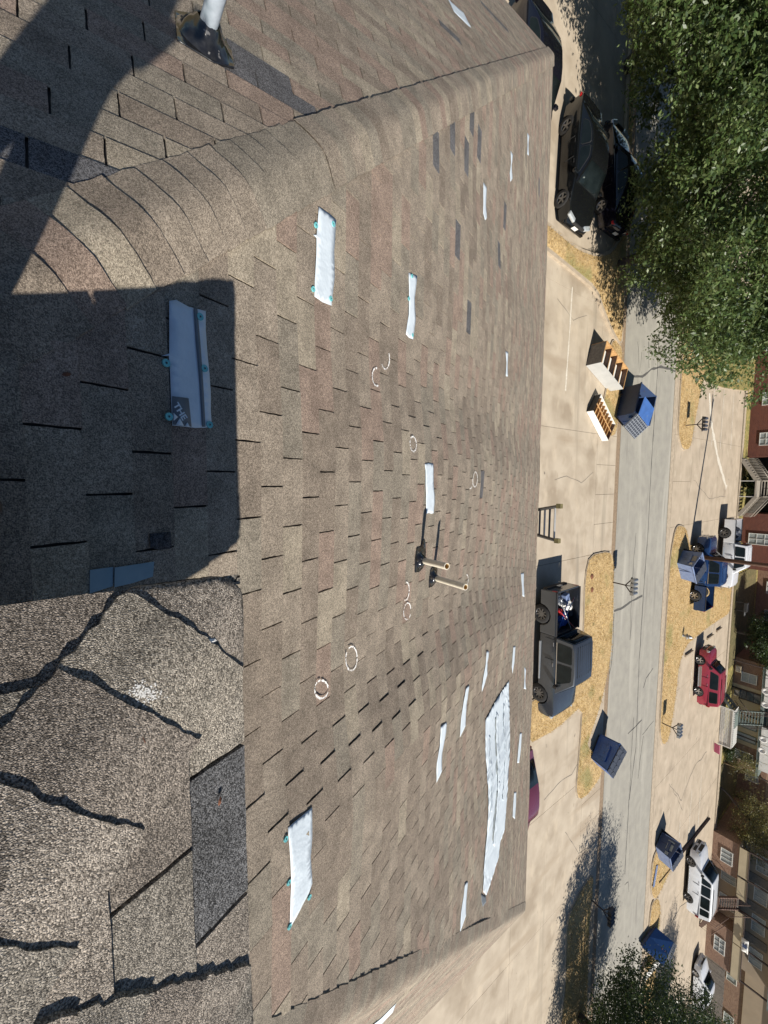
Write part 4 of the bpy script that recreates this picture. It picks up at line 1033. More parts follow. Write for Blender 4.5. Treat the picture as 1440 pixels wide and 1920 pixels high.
def car(label, loc, rz, L, W, Hh, pm, kind, wb, R=.33, group=None, name='parked_car', cat='car', rim='rim', spokes=5, lower=None):
    """front towards -x"""
    r = empty(name, loc, rz, label, cat, group); h = W/2; f = -L/2; b = L/2
    wf = f+(L-wb)*.46; wr = wf+wb
    m_ = M[pm]
    if kind == 'sedan':
        zh = .62*Hh; zs = .2
        P = [(f+.12, zs), (f+.0, .34), (f+.02, .52), (f+.16, .66), (f+.55, .76), (f+L*.27, .90), (f+L*.5, .93), (b-.75, .97), (b-.12, .95), (b-.02, .82), (b, .5), (b-.12, zs)]
        lower_body(P, h, (wf, wr), R+.055, zs, m_, r, endround=.17)
        Q = [(f+L*.26, .89), (f+L*.42, Hh-.05), (f+L*.50, Hh), (f+L*.62, Hh-.02), (f+L*.70, Hh-.09), (b-.45, .96)]
        wins = [[(f+L*.33, .97), (f+L*.435, Hh-.12), (f+L*.525, Hh-.085), (f+L*.535, .98)], [(f+L*.55, .98), (f+L*.54, Hh-.085), (f+L*.63, Hh-.10), (f+L*.72, Hh-.2), (f+L*.755, 1.03)]]
        greenhouse(r, Q, h*.90, .9, .24, m_, wins, name='roof')
        hz = .66; tz = .82
    elif kind == 'suv':
        zs = .3
        zb = .60*Hh
        P = [(f+.08, zs), (f, .45), (f+.01, .68), (f+.1, .9), (f+.3, 1.0), (f+L*.25, zb), (f+L*.5, zb+.01), (b-.1, zb+.02), (b-.0, .9), (b+.03, .5), (b-.06, zs)]
        lower_body(P, h, (wf, wr), R+.07, zs, m_, r, endround=.10, edge=.035)
        Q = [(f+L*.23, zb-.01), (f+L*.36, Hh-.03), (f+L*.45, Hh), (b-.5, Hh-.01), (b-.22, Hh-.06), (b-.04, zb)]
        if L > 5: xs = [(.32, .43, .37), (.445, .60, .445), (.62, .80, .62), (.82, .93, .82)]
        else: xs = [(.34, .66, .39), (.71, .92, .71)]
        wins = []
        for a_, b__, at_ in xs: wins.append([(f+L*a_, zb+.05), (f+L*at_, Hh-.12), (f+L*(b__-(.02 if b__ > .9 else 0)), Hh-.12), (f+L*b__, zb+.05)])
        greenhouse(r, Q, h*.95, zb, .16, m_, wins, name='roof')
        hz = .82; tz = 1.0
        rk = MB()
        for s in (-1, 1): rk.tube([(f+L*.45, s*h*.62, Hh+.04), (b-.5, s*h*.62, Hh+.04)], .02, 5, 0)
        rk.build('roof_rack', M['trim'], r)
        for s in (-1, 1): part_box(r, 'running_board', (0, s*(h-.02), .34), (wb-2*R-.25, .12, .06), 'galv', .02)
        if lower: 
            for s in (-1, 1): part_box(r, 'lower_trim', ((wf+wr)/2, s*(h-.012), .44), (wb-2*R-.2, .04, .18), lower, .015)
    elif kind == 'pickup':
        zs = .38; zb = .60*Hh; xc = f+L*.655
        P = [(f+.08, zs), (f, .5), (f+.0, .85), (f+.08, 1.03), (f+.25, 1.10), (f+L*.22, zb), (f+L*.45, zb), (xc, zb), (xc, zs+.08), (wr-R-.08, zs)]
        P = [(f+.08, zs), (f, .5), (f+.0, .85), (f+.08, 1.03), (f+.25, 1.10), (f+L*.22, zb), (f+L*.45, zb), (xc, zb), (xc, zs)]
        lower_body(P, h, (wf,), R+.07, zs, m_, r, endround=.08, edge=.035)
        Q = [(f+L*.21, zb-.01), (f+L*.315, Hh-.03), (f+L*.40, Hh), (xc-.35, Hh-.01), (xc-.12, Hh-.06), (xc-.02, zb)]
        wins = [[(f+L*.29, zb+.05), (f+L*.34, Hh-.13), (f+L*.455, Hh-.11), (f+L*.46, zb+.05)], [(f+L*.475, zb+.05), (f+L*.47, Hh-.11), (xc-.30, Hh-.12), (xc-.2, zb+.05)]]
        greenhouse(r, Q, h*.93, zb, .17, m_, wins, name='roof')
        for k in range(7): part_box(r, 'roof_rib', ((f+L*.36+xc-.25)/2, -.54+k*.18, Hh+.022), (xc-.35-f-L*.36, .035, .014), m_, .006)
        for s in (-1, 1):
            part_box(r, 'window_trim', ((f+L*.29+xc-.2)/2, s*(h*.93+.012), zb+.035), (xc-.2-f-L*.29, .014, .025), 'chrome', 0)
            part_box(r, 'running_board', ((wf+wr)/2-.25, s*(h-.02), .42), (1.75, .13, .06), 'galv', .02)
        # bed
        zt_ = zb-.02
        for s in (-1, 1):
            Rr = R+.07; pts = [(xc+.03, zs), (xc+.03, zt_), (b-.03, zt_), (b, zt_-.1), (b, zs)]
            for k in range(0, 9): a = math.pi*k/8; pts.append((wr+Rr*math.cos(a), zs+Rr*math.sin(a)))
            mb = MB(); n_ = len(pts); y0, y1 = s*(h-.01), s*(h-.09)
            vs_ = [(p[0], y0, p[1]) for p in pts]+[(p[0], y1, p[1]) for p in pts]
            mb.add(vs_, [tuple(range(n_)) if s > 0 else tuple(range(n_))[::-1], tuple(range(n_, 2*n_))[::-1] if s > 0 else tuple(range(n_, 2*n_)), *[(i, (i+1) % n_, n_+(i+1) % n_, n_+i) for i in range(n_)]], 0)
            o = mb.build('bed_side', m_, r, bevel=.035); bm = bmesh.new(); bm.from_mesh(o.data); bmesh.ops.recalc_face_normals(bm, faces=bm.faces[:]); bm.to_mesh(o.data); bm.free()
            part_box(r, 'bed_rail_cap', ((xc+b)/2, s*(h-.05), zt_+.012), (b-xc-.06, .1, .03), 'trim', .01)
        part_box(r, 'tailgate', (b-.03, 0, (zs+zt_)/2+.05), (.06, W-.2, zt_-zs-.1), m_, .02)
        part_box(r, 'bed_front', (xc+.07, 0, (zs+zt_)/2+.1), (.05, W-.2, zt_-zs-.2), 'trim', .01)
        part_box(r, 'bed_floor', ((xc+b)/2, 0, .62), (b-xc-.1, W-.2, .05), 'trim', 0)
        hz = .95; tz = .98
    for wx in (wf, wr):
        for s in (-1, 1): wheel(r, wx, s*(h-.12), R, .22, s, rim, spokes)
    ch = MB(); ch.box(((wf+wr)/2, 0, zs+.06 if kind != 'pickup' else .42), (wb+.9, W-.55, .22)); ch.build('underbody', M['trim'], r)
    for s in (-1, 1):
        part_box(r, 'headlight', (f+(.10 if kind != 'sedan' else .155), s*(h-(.27 if kind != 'sedan' else .34)), hz), (.16 if kind != 'sedan' else .2, .36 if kind != 'sedan' else .46, .13 if kind != 'suv' else .17), 'lamp', .04, rz=s*(.35 if kind != 'sedan' else -.42))
        part_box(r, 'tail_light', (b-(.035 if kind != 'sedan' else .10), s*(h-(.12 if kind != 'sedan' else .30)), tz), (.09 if kind != 'sedan' else .13, .16 if kind != 'sedan' else .30, .22 if kind != 'sedan' else .09), 'tail', .02)
        mp = MB(); mp.box((f+L*(.33 if kind == 'sedan' else .285), s*(h+.07), (.95 if kind == 'sedan' else .62*Hh+.07)), (.14, .2, .14 if kind == 'sedan' else .2)); mp.build('mirror', m_ if kind == 'sedan' else M['trim'], r, bevel=.03)
        for dx in (.44, .60) if kind != 'pickup' else (.44, .60):
            part_box(r, 'door_handle', (f+L*dx, s*(h+.004)*(.985), (.80 if kind == 'sedan' else .55*Hh)), (.16, .025, .025), 'chrome' if kind != 'sedan' else 'trim', .008)
            mb = MB(); mb.box((f+L*(dx+.035), s*(h-.013), (.58 if kind == 'sedan' else .45*Hh)), (.008, .034, .42)); mb.build('door_seam', M['trim'], r)
    part_box(r, 'front_bumper', (f+.03, 0, .38 if kind == 'sedan' else .52), (.12, W*.80, .14 if kind == 'sedan' else .2), m_ if kind == 'sedan' else 'chrome' if kind == 'pickup' else 'trim', .03)
    part_box(r, 'rear_bumper', (b-.0, 0, .42 if kind == 'sedan' else .5), (.12, W*.84, .16 if kind == 'sedan' else .2), m_ if kind == 'sedan' else 'trim', .03)
    part_box(r, 'grille', (f+.03, 0, .62 if kind == 'sedan' else .8), (.08, W*.46, .12 if kind == 'sedan' else .25), 'trim', .02)
    part_box(r, 'licence_plate', (f-.035, .05, .5), (.015, .32, .16), 'white', .004); part_box(r, 'licence_plate', (b+.065, 0, .62 if kind == 'sedan' else .7), (.015, .32, .16), 'white', .004)
    return r
def mid(a, b): return ((a[0]+b[0])/2, (a[1]+b[1])/2)
# rz=pi : front towards +x
c_sed = car('glossy black sedan in the sun beside the roof hip, nose toward the grass strip', (-13.35, 17.55, 0), math.pi-.05, 4.95, 1.9, 1.44, 'pblack', 'sedan', 2.95, R=.35, rim='rimd')
c2 = car('shiny dark saloon half under the oak, red tail lights showing past the black sedan', (-14.2, 20.75, 0), .02, 4.7, 1.85, 1.46, 'pnavyblk', 'sedan', 2.8)
c3 = car('midnight blue car mostly hidden behind the roof hip corner', (-14.9, 13.9, 0), math.pi+.03, 4.7, 1.85, 1.45, 'pnavyblk', 'sedan', 2.8)
c4 = car('plum coloured car of which only roof edge and hood peek past the eave', (13.6, 14.15, 0), math.pi, 4.6, 1.8, 1.42, 'pmar', 'sedan', 2.7)
tr1 = car('graphite grey crew cab pickup truck with a loaded open bed beside the eave', (7.6, 16.95, 0), math.pi+.01, 5.75, 1.96, 1.92, 'pgrey', 'pickup', 3.66, R=.41, name='pickup_truck', cat='pickup truck', rim='rimd', spokes=9)
tr2 = car('deep blue pickup truck parked behind the pale blue dumpster', (6.75, 36.95, 0), .0, 5.5, 1.9, 1.85, 'pblue', 'pickup', 3.5, R=.39, name='pickup_truck', cat='pickup truck', spokes=6)
tr3 = car('white pickup truck parked between the blue truck and the brick wall', (5.9, 43.3, 0), math.pi, 5.7, 1.95, 1.9, 'pwhite', 'pickup', 3.6, R=.41, name='pickup_truck', cat='pickup truck', rim='rimd', spokes=6)
suv1 = car('faded red two door sport utility car with dark side windows', (15.4, 39.35, 0), .03, 4.5, 1.75, 1.68, 'pred', 'suv', 2.6, R=.36, lower='pred2', cat='car')
suv2 = car('long white sport utility car in front of the brown brick flats', (33.5, 40.4, 0), .0, 5.55, 1.98, 1.9, 'pwhite', 'suv', 3.3, R=.38, cat='car', rim='rimd')
c5 = car('small white car at the bottom edge, partly behind dark foliage', (46.6, 44.2, 0), .05, 4.6, 1.8, 1.45, 'pwhite', 'sedan', 2.7)
c6 = car('dark blue car glimpsed under the oak branches on the far lot', (-13.5, 38.5, 0), .0, 4.6, 1.8, 1.5, 'pblue', 'sedan', 2.7)
# load in the grey truck's bed
Bc = Vector((5.75, 16.95, .66))
def blob(name, label, cat, c, d, m_, rz=0., bev=.03):
    o = part_box(None, name, (0, 0, d[2]/2), d, m_, bev, 0); o.location = c; o.rotation_euler = (0, 0, rz); return tag(o, label, cat, 'load in the grey truck bed')
def crumple(name, label, cat, c, r, m_, squash=.5, seed=1, group=None):
    bm = bmesh.new(); bmesh.ops.create_icosphere(bm, subdivisions=3, radius=r)
    for v in bm.verts:
        k = 1+.5*mnoise.noise(v.co/r*1.7+Vector((seed, 0, 0)))+.25*mnoise.noise(v.co/r*4+Vector((seed, 3, 0)))
        v.co = Vector((v.co.x*k, v.co.y*k, max(0, (v.co.z*squash*k+r*squash*.7))))
    me = bpy.data.meshes.new(name); bm.to_mesh(me); bm.free(); me.materials.append(M[m_]); o = bpy.data.objects.new(name, me); col.objects.link(o); o.location = c
    return tag(o, label, cat, group or 'load in the grey truck bed')
crumple('tarp_bundle', 'crumpled bright blue tarp bundle in the grey truck bed', 'tarp', Bc+Vector((.45, .15, 0)), .32, 'tarp', .55, 1)
crumple('tarp_bundle', 'dark crumpled tarp heap near the cab of the grey truck', 'tarp', Bc+Vector((.75, -.45, 0)), .28, 'lid', .6, 2)
crumple('plastic_bag', 'white crumpled plastic bag on the load of the grey truck', 'bag', Bc+Vector((-.15, .35, .0)), .24, 'white', .9, 3)
crumple('plastic_bag', 'small shiny grey bag by the tailgate of the grey truck', 'bag', Bc+Vector((-.45, -.2, .0)), .2, 'galv', .7, 4)
blob('red_fuel_can', 'red fuel can lying among the load of the grey truck', 'fuel can', Bc+Vector((.05, -.25, .0)), (.3, .18, .3), 'redp', .5)
blob('toolbox', 'dark toolbox in the far corner of the grey truck bed', 'toolbox', Bc+Vector((.1, .65, .0)), (.6, .25, .28), 'trim', .1)
blob('bucket_lid', 'pale blue plastic crate in the grey truck bed', 'crate', Bc+Vector((-.5, .35, .0)), (.35, .3, .25), 'binpale', .3)
for i, (a, b, m_) in enumerate((((-.6, -.5, .35), (.8, .2, .5), 'aluw'), ((-.5, .1, .4), (.6, -.6, .42), 'tarp'), ((-.55, .6, .42), (.3, -.3, .45), 'chrome'), ((-.2, -.7, .4), (.9, .6, .48), 'redp'))):
    mb = MB(); mb.tube([Vector(a), Vector(b)], .022, 6, 0); o = mb.build('pole', M[m_]); o.location = Bc
    tag(o, ['pale metal pole lying across the grey truck load', 'blue pole lying across the grey truck load', 'shiny chrome rod lying across the grey truck load', 'red handled pole lying across the grey truck load'][i], 'pole', 'load in the grey truck bed')
# things in the white truck's bed
o = crumple('tarp_bundle', 'dark camouflage bundle in the bed of the white truck', 'tarp', Vector((4.2, 43.3, .66)), .5, 'lid', .7, 9, 'load in the white truck bed')
# ============================================================ DUMPSTERS
def dumpster(label, c, rz, L=1.9, D=1.4, Hf=1.05, Hb=1.35, body='binnavy', side=None, lids='closed', left=None):
    """front (low side) towards local -y"""
    r = empty('dumpster', (c[0], c[1], .02), rz, label, 'dumpster', 'dumpsters along the road')
    l, d = L/2, D/2; t = .03
    def wall(pts, nm='wall', m_=None):
        a = [Vector(p) for p in pts]; n = (a[1]-a[0]).cross(a[2]-a[0]).normalized()*t
        mb = MB(); mb.hexa([*a, *[p+n for p in a]]); o = mb.build(nm, M[m_ or body], r); bm = bmesh.new(); bm.from_mesh(o.data); bmesh.ops.recalc_face_normals(bm, faces=bm.faces[:]); bm.to_mesh(o.data); bm.free(); return o
    bd_ = -d+.18
    fw = wall([(-l, bd_, .1), (l, bd_, .1), (l, -d, Hf), (-l, -d, Hf)], 'front_panel')
    wall([(l, d, .1), (-l, d, .1), (-l, d, Hb), (l, d, Hb)], 'back_panel')
    mb = MB()
    for s in (-1, 1):
        pts = [(bd_+.02, .1), (d-.02, .1), (d-.02, Hb), (-d+.02, Hf)]
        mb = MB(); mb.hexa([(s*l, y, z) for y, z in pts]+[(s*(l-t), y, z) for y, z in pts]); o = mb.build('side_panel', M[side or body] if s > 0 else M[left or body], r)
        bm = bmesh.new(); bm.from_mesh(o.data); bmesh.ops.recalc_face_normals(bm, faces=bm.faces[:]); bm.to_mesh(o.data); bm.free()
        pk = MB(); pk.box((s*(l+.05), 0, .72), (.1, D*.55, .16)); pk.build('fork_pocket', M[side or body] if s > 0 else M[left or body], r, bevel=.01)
        rb = MB(); rb.box((s*(l+.012), .1, .5), (.03, .07, .7)); rb.build('rib', M[side or body] if s > 0 else M[left or body], r)
    part_box(r, 'floor', (0, .05, .1), (L-.04, D-.2, .05), body, 0)
    part_box(r, 'top_rim', (0, -d-.02, Hf-.03), (L+.08, .07, .07), body, .01)
    part_box(r, 'top_rim', (0, d, Hb-.03), (L+.08, .07, .07), body, .01)
    for s in (-1, 1):
        for y in (-d+.25, d-.1): part_box(r, 'foot', (s*(l-.15), y, .05), (.12, .1, .12), 'trim', 0)
    if lids in ('closed', 'half'):
        sl_ = math.atan2(Hb-Hf, D); Ls = math.hypot(Hb-Hf, D)+.06
        for s in (-1, 1):
            lm = empty('lid', (s*L/4, d, Hb+.03), parent=r)
            if lids == 'half' and s < 0: lm.rotation_euler = (math.radians(101), 0, 0)
            else: lm.rotation_euler = (sl_, 0, 0)
            lb = MB(); lb.box((0, -Ls/2, 0), (L/2-.03, Ls, .035)); lb.build('lid_panel', M['lid'], lm, bevel=.01)
            for k in range(4): part_box(lm, 'lid_rib', (0, -Ls*(k+.6)/4.2, .03), (L/2-.12, .09, .03), 'lid', .01)
    return r
d1 = dumpster('bright blue open dumpster with a dark grid lid flung over its side, beside the furniture', (-4.05, 23.75), math.radians(-22), 1.68, 1.45, 1.08, 1.28, 'binnavy', 'binblue', 'open')  # one blue paint: navy panels hold its shade, right side its sunlit tone
gl = empty('lid', (.9, 0, 1.2), parent=d1); gl.rotation_euler = (0, math.radians(38), 0)
part_box(gl, 'lid_panel', (.45, 0, 0), (.85, 1.5, .03), 'lid', .01)
for k in range(8): part_box(gl, 'grid_bar', (.45, -.66+k*.19, .03), (.85, .035, .04), 'galv', .0)
for k in range(6): part_box(gl, 'grid_bar', (.08+k*.15, 0, .035), (.035, 1.45, .04), 'galv', .0)
bp = part_box(d1, 'raised_blue_lid', (.35, -.1, 1.36), (1.0, 1.35, .03), 'binblue', .01); bp.rotation_euler = (0, math.radians(6), 0)
d2 = dumpster('dark navy dumpster with closed black lids on the grass tip by the road', (15.2, 22.65), math.radians(46), 1.1, 1.55, 1.0, 1.16, 'binblue', 'binblue', 'closed', 'binblue')
part_box(d2, 'raised_panel', (-.58, .05, .6), (.03, .65, .45), 'binblue', .005); part_box(d2, 'raised_panel', (-.60, .05, .6), (.03, .26, .26), 'binblue', .005)
d3 = dumpster('pale blue dumpster with paper sheets on its dark side, before the blue pickup', (5.95, 33.95), math.radians(38), 1.6, 1.4, 1.08, 1.26, 'binpale', 'binpale', 'half', 'binpale')
part_box(d3, 'paper_sheet', (-.825, .05, .92), (.01, .5, .32), 'rail', 0)
part_box(d3, 'paper_sheet', (-.825, -.45, .88), (.01, .2, .18), 'lime', 0)
part_box(d3, 'panel_line', (-.2, -.68, .6), (.05, .03, .8), 'binnavy', 0)
d4 = dumpster('slate dumpster with two pale notices on its shade-darkened side and one lid thrown back', (27.0, 33.1), math.radians(27), 1.5, 1.35, 1.05, 1.25, 'binpale', 'binpale', 'half', 'binnavy')  # left panel navy: the shade on it is put into the paint
part_box(d4, 'notice', (-.775, .0, .78), (.01, .46, .38), 'blinds', 0)
part_box(d4, 'notice', (-.775, -.48, .74), (.01, .22, .2), 'blinds', 0)
part_box(d4, 'notice', (-.775, .42, .78), (.01, .1, .4), 'blinds', 0)
d5 = empty('dumpster', (33.9, 32.0, .02), 0, 'blue dumpster under one broad sloping lid with faded graphic, near the bottom tree', 'dumpster', 'dumpsters along the road')
o5 = Vector((33.9, 32.0, .02))
q5 = [Vector(p)-o5 for p in ((32.9, 30.25, .26), (33.1, 32.7, .26), (34.25, 33.75, 1.10), (34.7, 31.8, 1.10))]
n5 = (q5[3]-q5[0]).cross(q5[1]-q5[0]).normalized()
if n5.z < 0: n5 = -n5
def P5(u, v, h=0.): return q5[0].lerp(q5[1], u).lerp(q5[3].lerp(q5[2], u), v)+n5*h
mb = MB(); mb.hexa([Vector((p.x, p.y, .08)) for p in (P5(.04, .03), P5(.04, .97), P5(.96, .97), P5(.96, .03))]+[P5(.04, .03, -.03), P5(.04, .97, -.03), P5(.96, .97, -.03), P5(.96, .03, -.03)]); mb.build('box', M['binnavy'], d5)
def slab5(name, u0, u1, v0, v1, h0, h1, m_):
    mb = MB(); mb.hexa([P5(u0, v0, h0), P5(u0, v1, h0), P5(u1, v1, h0), P5(u1, v0, h0), P5(u0, v0, h1), P5(u0, v1, h1), P5(u1, v1, h1), P5(u1, v0, h1)]); return mb.build(name, M[m_], d5)
slab5('sloping_lid', 0, .495, 0, 1, 0, .035, 'pblue'); slab5('sloping_lid', .505, 1, 0, 1, 0, .035, 'pblue')
for (u, v, w2, h2) in ((.40, .66, .12, .04), (.34, .70, .04, .14), (.42, .80, .1, .035), (.30, .60, .09, .04), (.37, .55, .03, .1)): slab5('faded_graphic', u, u+w2, v, v+h2, .036, .040, 'rust')
for k in range(13): slab5('grid_bar', .01+k*.078, .045+k*.078, 1.01, 1.17, 0, .03, 'galv')
for v in (1.0, 1.15): slab5('grid_bar', 0, 1, v, v+.03, .031, .045, 'galv')
p_ = [G(1232, 1800, .5), G(1205, 1835, .3), G(1212, 1838, .3), G(1238, 1806, .5)]
mb = MB(); mb.hexa([Vector(p)-o5-Vector((0, 0, .03)) for p in p_]+[Vector(p)-o5 for p in p_]); mb.build('side_flap', M['white'], d5)
# lying white panel by slate dumpster
o = part_box(None, 'loose_panel', (0, 0, .02), (1.5, .35, .04), 'binpale', .01); o.location = (28.9, 32.4, .12); o.rotation_euler = (0, 0, -.3); tag(o, 'pale narrow panel lying on the grass beside the slate dumpster', 'panel')
# ============================================================ DISCARDED FURNITURE
def obox(parent, name, c, d, m_, bevel=.005): return part_box(parent, name, c, d, m_, bevel)
A, B_ = G(1098, 686), G(1145, 740); ax_ = (B_-A); ang = math.atan2(ax_.y, ax_.x)
fr = empty('dresser', (A.x, A.y, .02), ang, 'grey white dresser tipped on its back, open drawer bays with wooden edges facing up', 'dresser')
Ld, Wd, Hd = 2.55, 1.15, .72
obox(fr, 'side_board', (Ld/2, .015, Hd/2), (Ld, .03, Hd), 'greywhite'); obox(fr, 'side_board', (Ld/2, Wd-.015, Hd/2), (Ld, .03, Hd), 'wood')
obox(fr, 'end_board', (.015, Wd/2, Hd/2), (.03, Wd-.062, Hd), 'greyboard'); obox(fr, 'end_board', (Ld-.015, Wd/2, Hd/2), (.03, Wd-.062, Hd), 'brownwood')  # left end board greyed, the shade it stands in is in its colour
obox(fr, 'back_board', (Ld/2, Wd/2, .06), (Ld-.07, Wd-.07, .02), 'white')
for k in range(1, 4): obox(fr, 'divider', (Ld*k/4, Wd/2, Hd/2+.02), (.03, Wd-.07, Hd-.06), 'brownwood')
for k in range(4): obox(fr, 'drawer_box', (Ld*(k+.5)/4, Wd*.55, .35), (Ld/4-.12, Wd*.6, .3), 'white')
for k in range(5): obox(fr, 'edge_strip', (Ld*k/4 if 0 < k < 4 else (.03 if k == 0 else Ld-.03), Wd/2, Hd+.008), (.045, Wd, .016), 'wood')
obox(fr, 'edge_strip', (Ld/2, Wd-.02, Hd+.026), (Ld, .05, .016), 'wood')
A = G(1099, 772); B_ = G(1127, 826); ax_ = B_-A; ang = math.atan2(ax_.y, ax_.x)
f2 = empty('box_frame', (A.x, A.y, .02), ang, 'white sided shallow wooden frame with exposed pine slats, lying by the dumpster', 'wooden frame')
Ld, Wd, Hd = 2.15, 1.15, .32
obox(f2, 'side_board', (Ld/2, .015, Hd/2), (Ld, .03, Hd), 'white'); obox(f2, 'side_board', (Ld/2, Wd-.015, Hd/2), (Ld, .03, Hd), 'white')
obox(f2, 'end_board', (.015, Wd/2, Hd/2), (.03, Wd-.062, Hd), 'trim'); obox(f2, 'end_board', (Ld-.015, Wd/2, Hd/2), (.03, Wd-.062, Hd), 'brownwood')  # left end board blackened to paint in the shade on it
obox(f2, 'back_board', (Ld/2, Wd/2, .04), (Ld-.07, Wd-.07, .02), 'wood')
for k in range(1, 8): obox(f2, 'slat', (Ld*k/8, Wd/2, .2), (.05, Wd-.07, .14), 'wood')
obox(f2, 'long_slat', (Ld/2, Wd*.5, .285), (Ld-.07, .06, .03), 'wood')
# ============================================================ STREET FURNITURE
def mailbox(label, px, rz=0., dark=False, lean=0.):
    p = G(*px); r = empty('mailbox_cluster', p, rz, label, 'mailboxes', 'mailbox clusters on forked posts')
    mb = MB(); mb.tube([(0, 0, 0), (lean, 0, .78)], .035, 6, 0, smooth=False); mb.build('post', M['postm'], r)
    mb = MB(); mb.tube([(lean, 0, .74), (lean-.38, 0, 1.04)], .03, 5, 0, smooth=False); mb.tube([(lean, 0, .74), (lean+.38, 0, 1.04)], .03, 5, 0, smooth=False); mb.tube([(lean, 0, .76), (lean, 0, 1.04)], .025, 5, 0, smooth=False); mb.box((lean, 0, 1.05), (.98, .12, .04)); mb.build('fork_arm', M['postm'], r)
    for k in range(4):
        bx_ = empty('box', (lean-.36+k*.24, 0, 1.075), parent=r)
        b_ = MB(); n = 8; w2, d2, hh = .085, .24, .13; prof = [(-w2, 0), (-w2, hh)]+[(w2*math.cos(math.pi*(1-i/n)), hh+w2*math.sin(math.pi*(1-i/n))) for i in range(1, n)]+[(w2, hh), (w2, 0)]; m__ = len(prof)
        vs_ = [(x, -d2, z) for x, z in prof]+[(x, d2, z) for x, z in prof]
        b_.add(vs_, [tuple(range(m__)), tuple(range(m__, 2*m__))[::-1]]+[(i, m__+i, m__+(i+1) % m__, (i+1) % m__) for i in range(m__)], 0); b_.build('shell', M['lid' if dark else 'galv'], bx_)
        dd = MB(); dd.box((0, -d2-.008, .1), (.15, .012, .17)); dd.build('door', M['galv' if not dark else 'trim'], bx_, bevel=.02)
    return r
mailbox('silver mailboxes on a forked post at the kerb between grey truck and road', (1146, 1091), .0, False, .03)
mailbox('dark mailboxes on a forked post on the verge near far parking stripes', (1282, 798), .0, True)
mailbox('four silver blue mailboxes on a leaning post beyond the road near the red car', (1238, 1354), .0, False, .03)
mailbox('four dark mailboxes on a post inside the tree shade by the road', (1107, 1686), .0, True, .03)
pp = Vector((5.45, 36.0, 0)); pole = empty('utility_pole', (pp.x, 35.7, 0), 0, 'tall reddish brown wooden utility pole rising in front of the brick wall', 'utility pole')
mb = MB(); mb.tube([(0, 0, -.1), (0, 0, 5), (0.03, 0, 11)], [.15, .135, .11], 12, 0); mb.build('shaft', M['polewood'], pole)
mb = MB(); mb.box((0, 0, 10.2), (2.4, .1, .12)); mb.build('crossarm', M['polewood'], pole)
for k in (-1.05, -.6, .6, 1.05): 
    mb = MB(); mb.tube([(k, 0, 10.26), (k, 0, 10.4)], [.04, .03], 8, 0); mb.build('insulator', M['galv'], pole)
hy = empty('fire_hydrant', G(1276, 1190), 0, 'old silver fire hydrant on the dry grass beyond the road', 'fire hydrant')
def lathe(prof, n=12):
    m_ = MB(); vs_ = [(math.cos(2*math.pi*k/n)*r, math.sin(2*math.pi*k/n)*r, z) for r, z in prof for k in range(n)]
    return m_.add(vs_, [(i*n+k, i*n+(k+1) % n, (i+1)*n+(k+1) % n, (i+1)*n+k) for i in range(len(prof)-1) for k in range(n)], 0, True)
lathe([(.16, 0), (.16, .05), (.1, .07), (.1, .5), (.14, .52), (.14, .56), (.11, .6), (.08, .68), (.03, .74), (0.001, .75)]).build('barrel', M['galv'], hy)
mb = MB(); mb.tube([(-.19, 0, .4), (.19, 0, .4)], .05, 8, 0); mb.build('side_nozzle', M['galv'], hy); mb = MB(); mb.tube([(0, 0, .38), (0, -.18, .38)], .065, 8, 0); mb.build('front_nozzle', M['galv'], hy)
for i, (x_, y0, y1) in enumerate(((13.25, 36.15, 37.75), (13.1, 41.2, 42.7), (13.0, 43.7, 45.0))):
    p = part_box(None, 'wheel_stop', (0, 0, .07), (.2, y1-y0, .14), 'curb', .03); p.location = (x_, (y0+y1)/2, 0)
    tag(p, ['concrete wheel stop nearest the fire hydrant', 'middle concrete wheel stop beyond the red car bonnet', 'farthest concrete wheel stop by the shaded lawn'][i], 'wheel stop', 'wheel stops')
for i, (px_, py_) in enumerate(((1106, 1080), (1106, 1105))):
    p = G(px_, py_); mb = lathe([(.001, .02), (.13, .02), (.15, .0)], 14); o = mb.build('valve_cover', M['rust'], None); o.location = (p.x, p.y, .11)
    tag(o, ['round rusty valve cover on the truck island, the one nearer the ladder', 'round rusty valve cover on the truck island, the one nearer the mailbox'][i], 'valve cover', 'valve covers')
# pink board
p = G(1338, 1400); o = part_box(None, 'toy_board', (0, 0, .25), (.9, .06, .45), 'pink', .02); o.location = (p.x, p.y, .02); o.rotation_euler = (.3, 0, .1); tag(o, 'small pink board lying at the far kerb by the lattice screen', 'board')
# ============================================================ FAR BUILDINGS
def wall_box(x0, x1, y0, y1, z0, z1, m_, parent, name='wall'):
    mb = MB(); mb.box(((x0+x1)/2, (y0+y1)/2, (z0+z1)/2), (x1-x0, y1-y0, z1-z0)); o = mb.build(name, M[m_], parent); return o
def window(parent, x, z, w_, h, y, m_='glass', cols=2, rows=1, fr_='white', face=-1):
    f = empty('window', (x, y, z), parent=parent)
    mb = MB(); mb.box((0, .02, 0), (w_, .02, h)); mb.build('pane', M[m_], f)
    mb = MB(); t = .05
    for s in (-1, 1): mb.box((s*(w_/2), -.01, 0), (t, .07, h+t)); mb.box((0, -.01, s*(h/2)), (w_-t, .066, t))
    for c in range(1, cols): mb.box((-w_/2+w_*c/cols, -.008, 0), (.035, .05, h-.06))
    for c in range(1, rows): mb.box((0, -.006, -h/2+h*c/rows), (w_-.06, .046, .03))
    mb.build('frame', M[fr_], f); return f
loc0 = Vector((0, 0, 0))
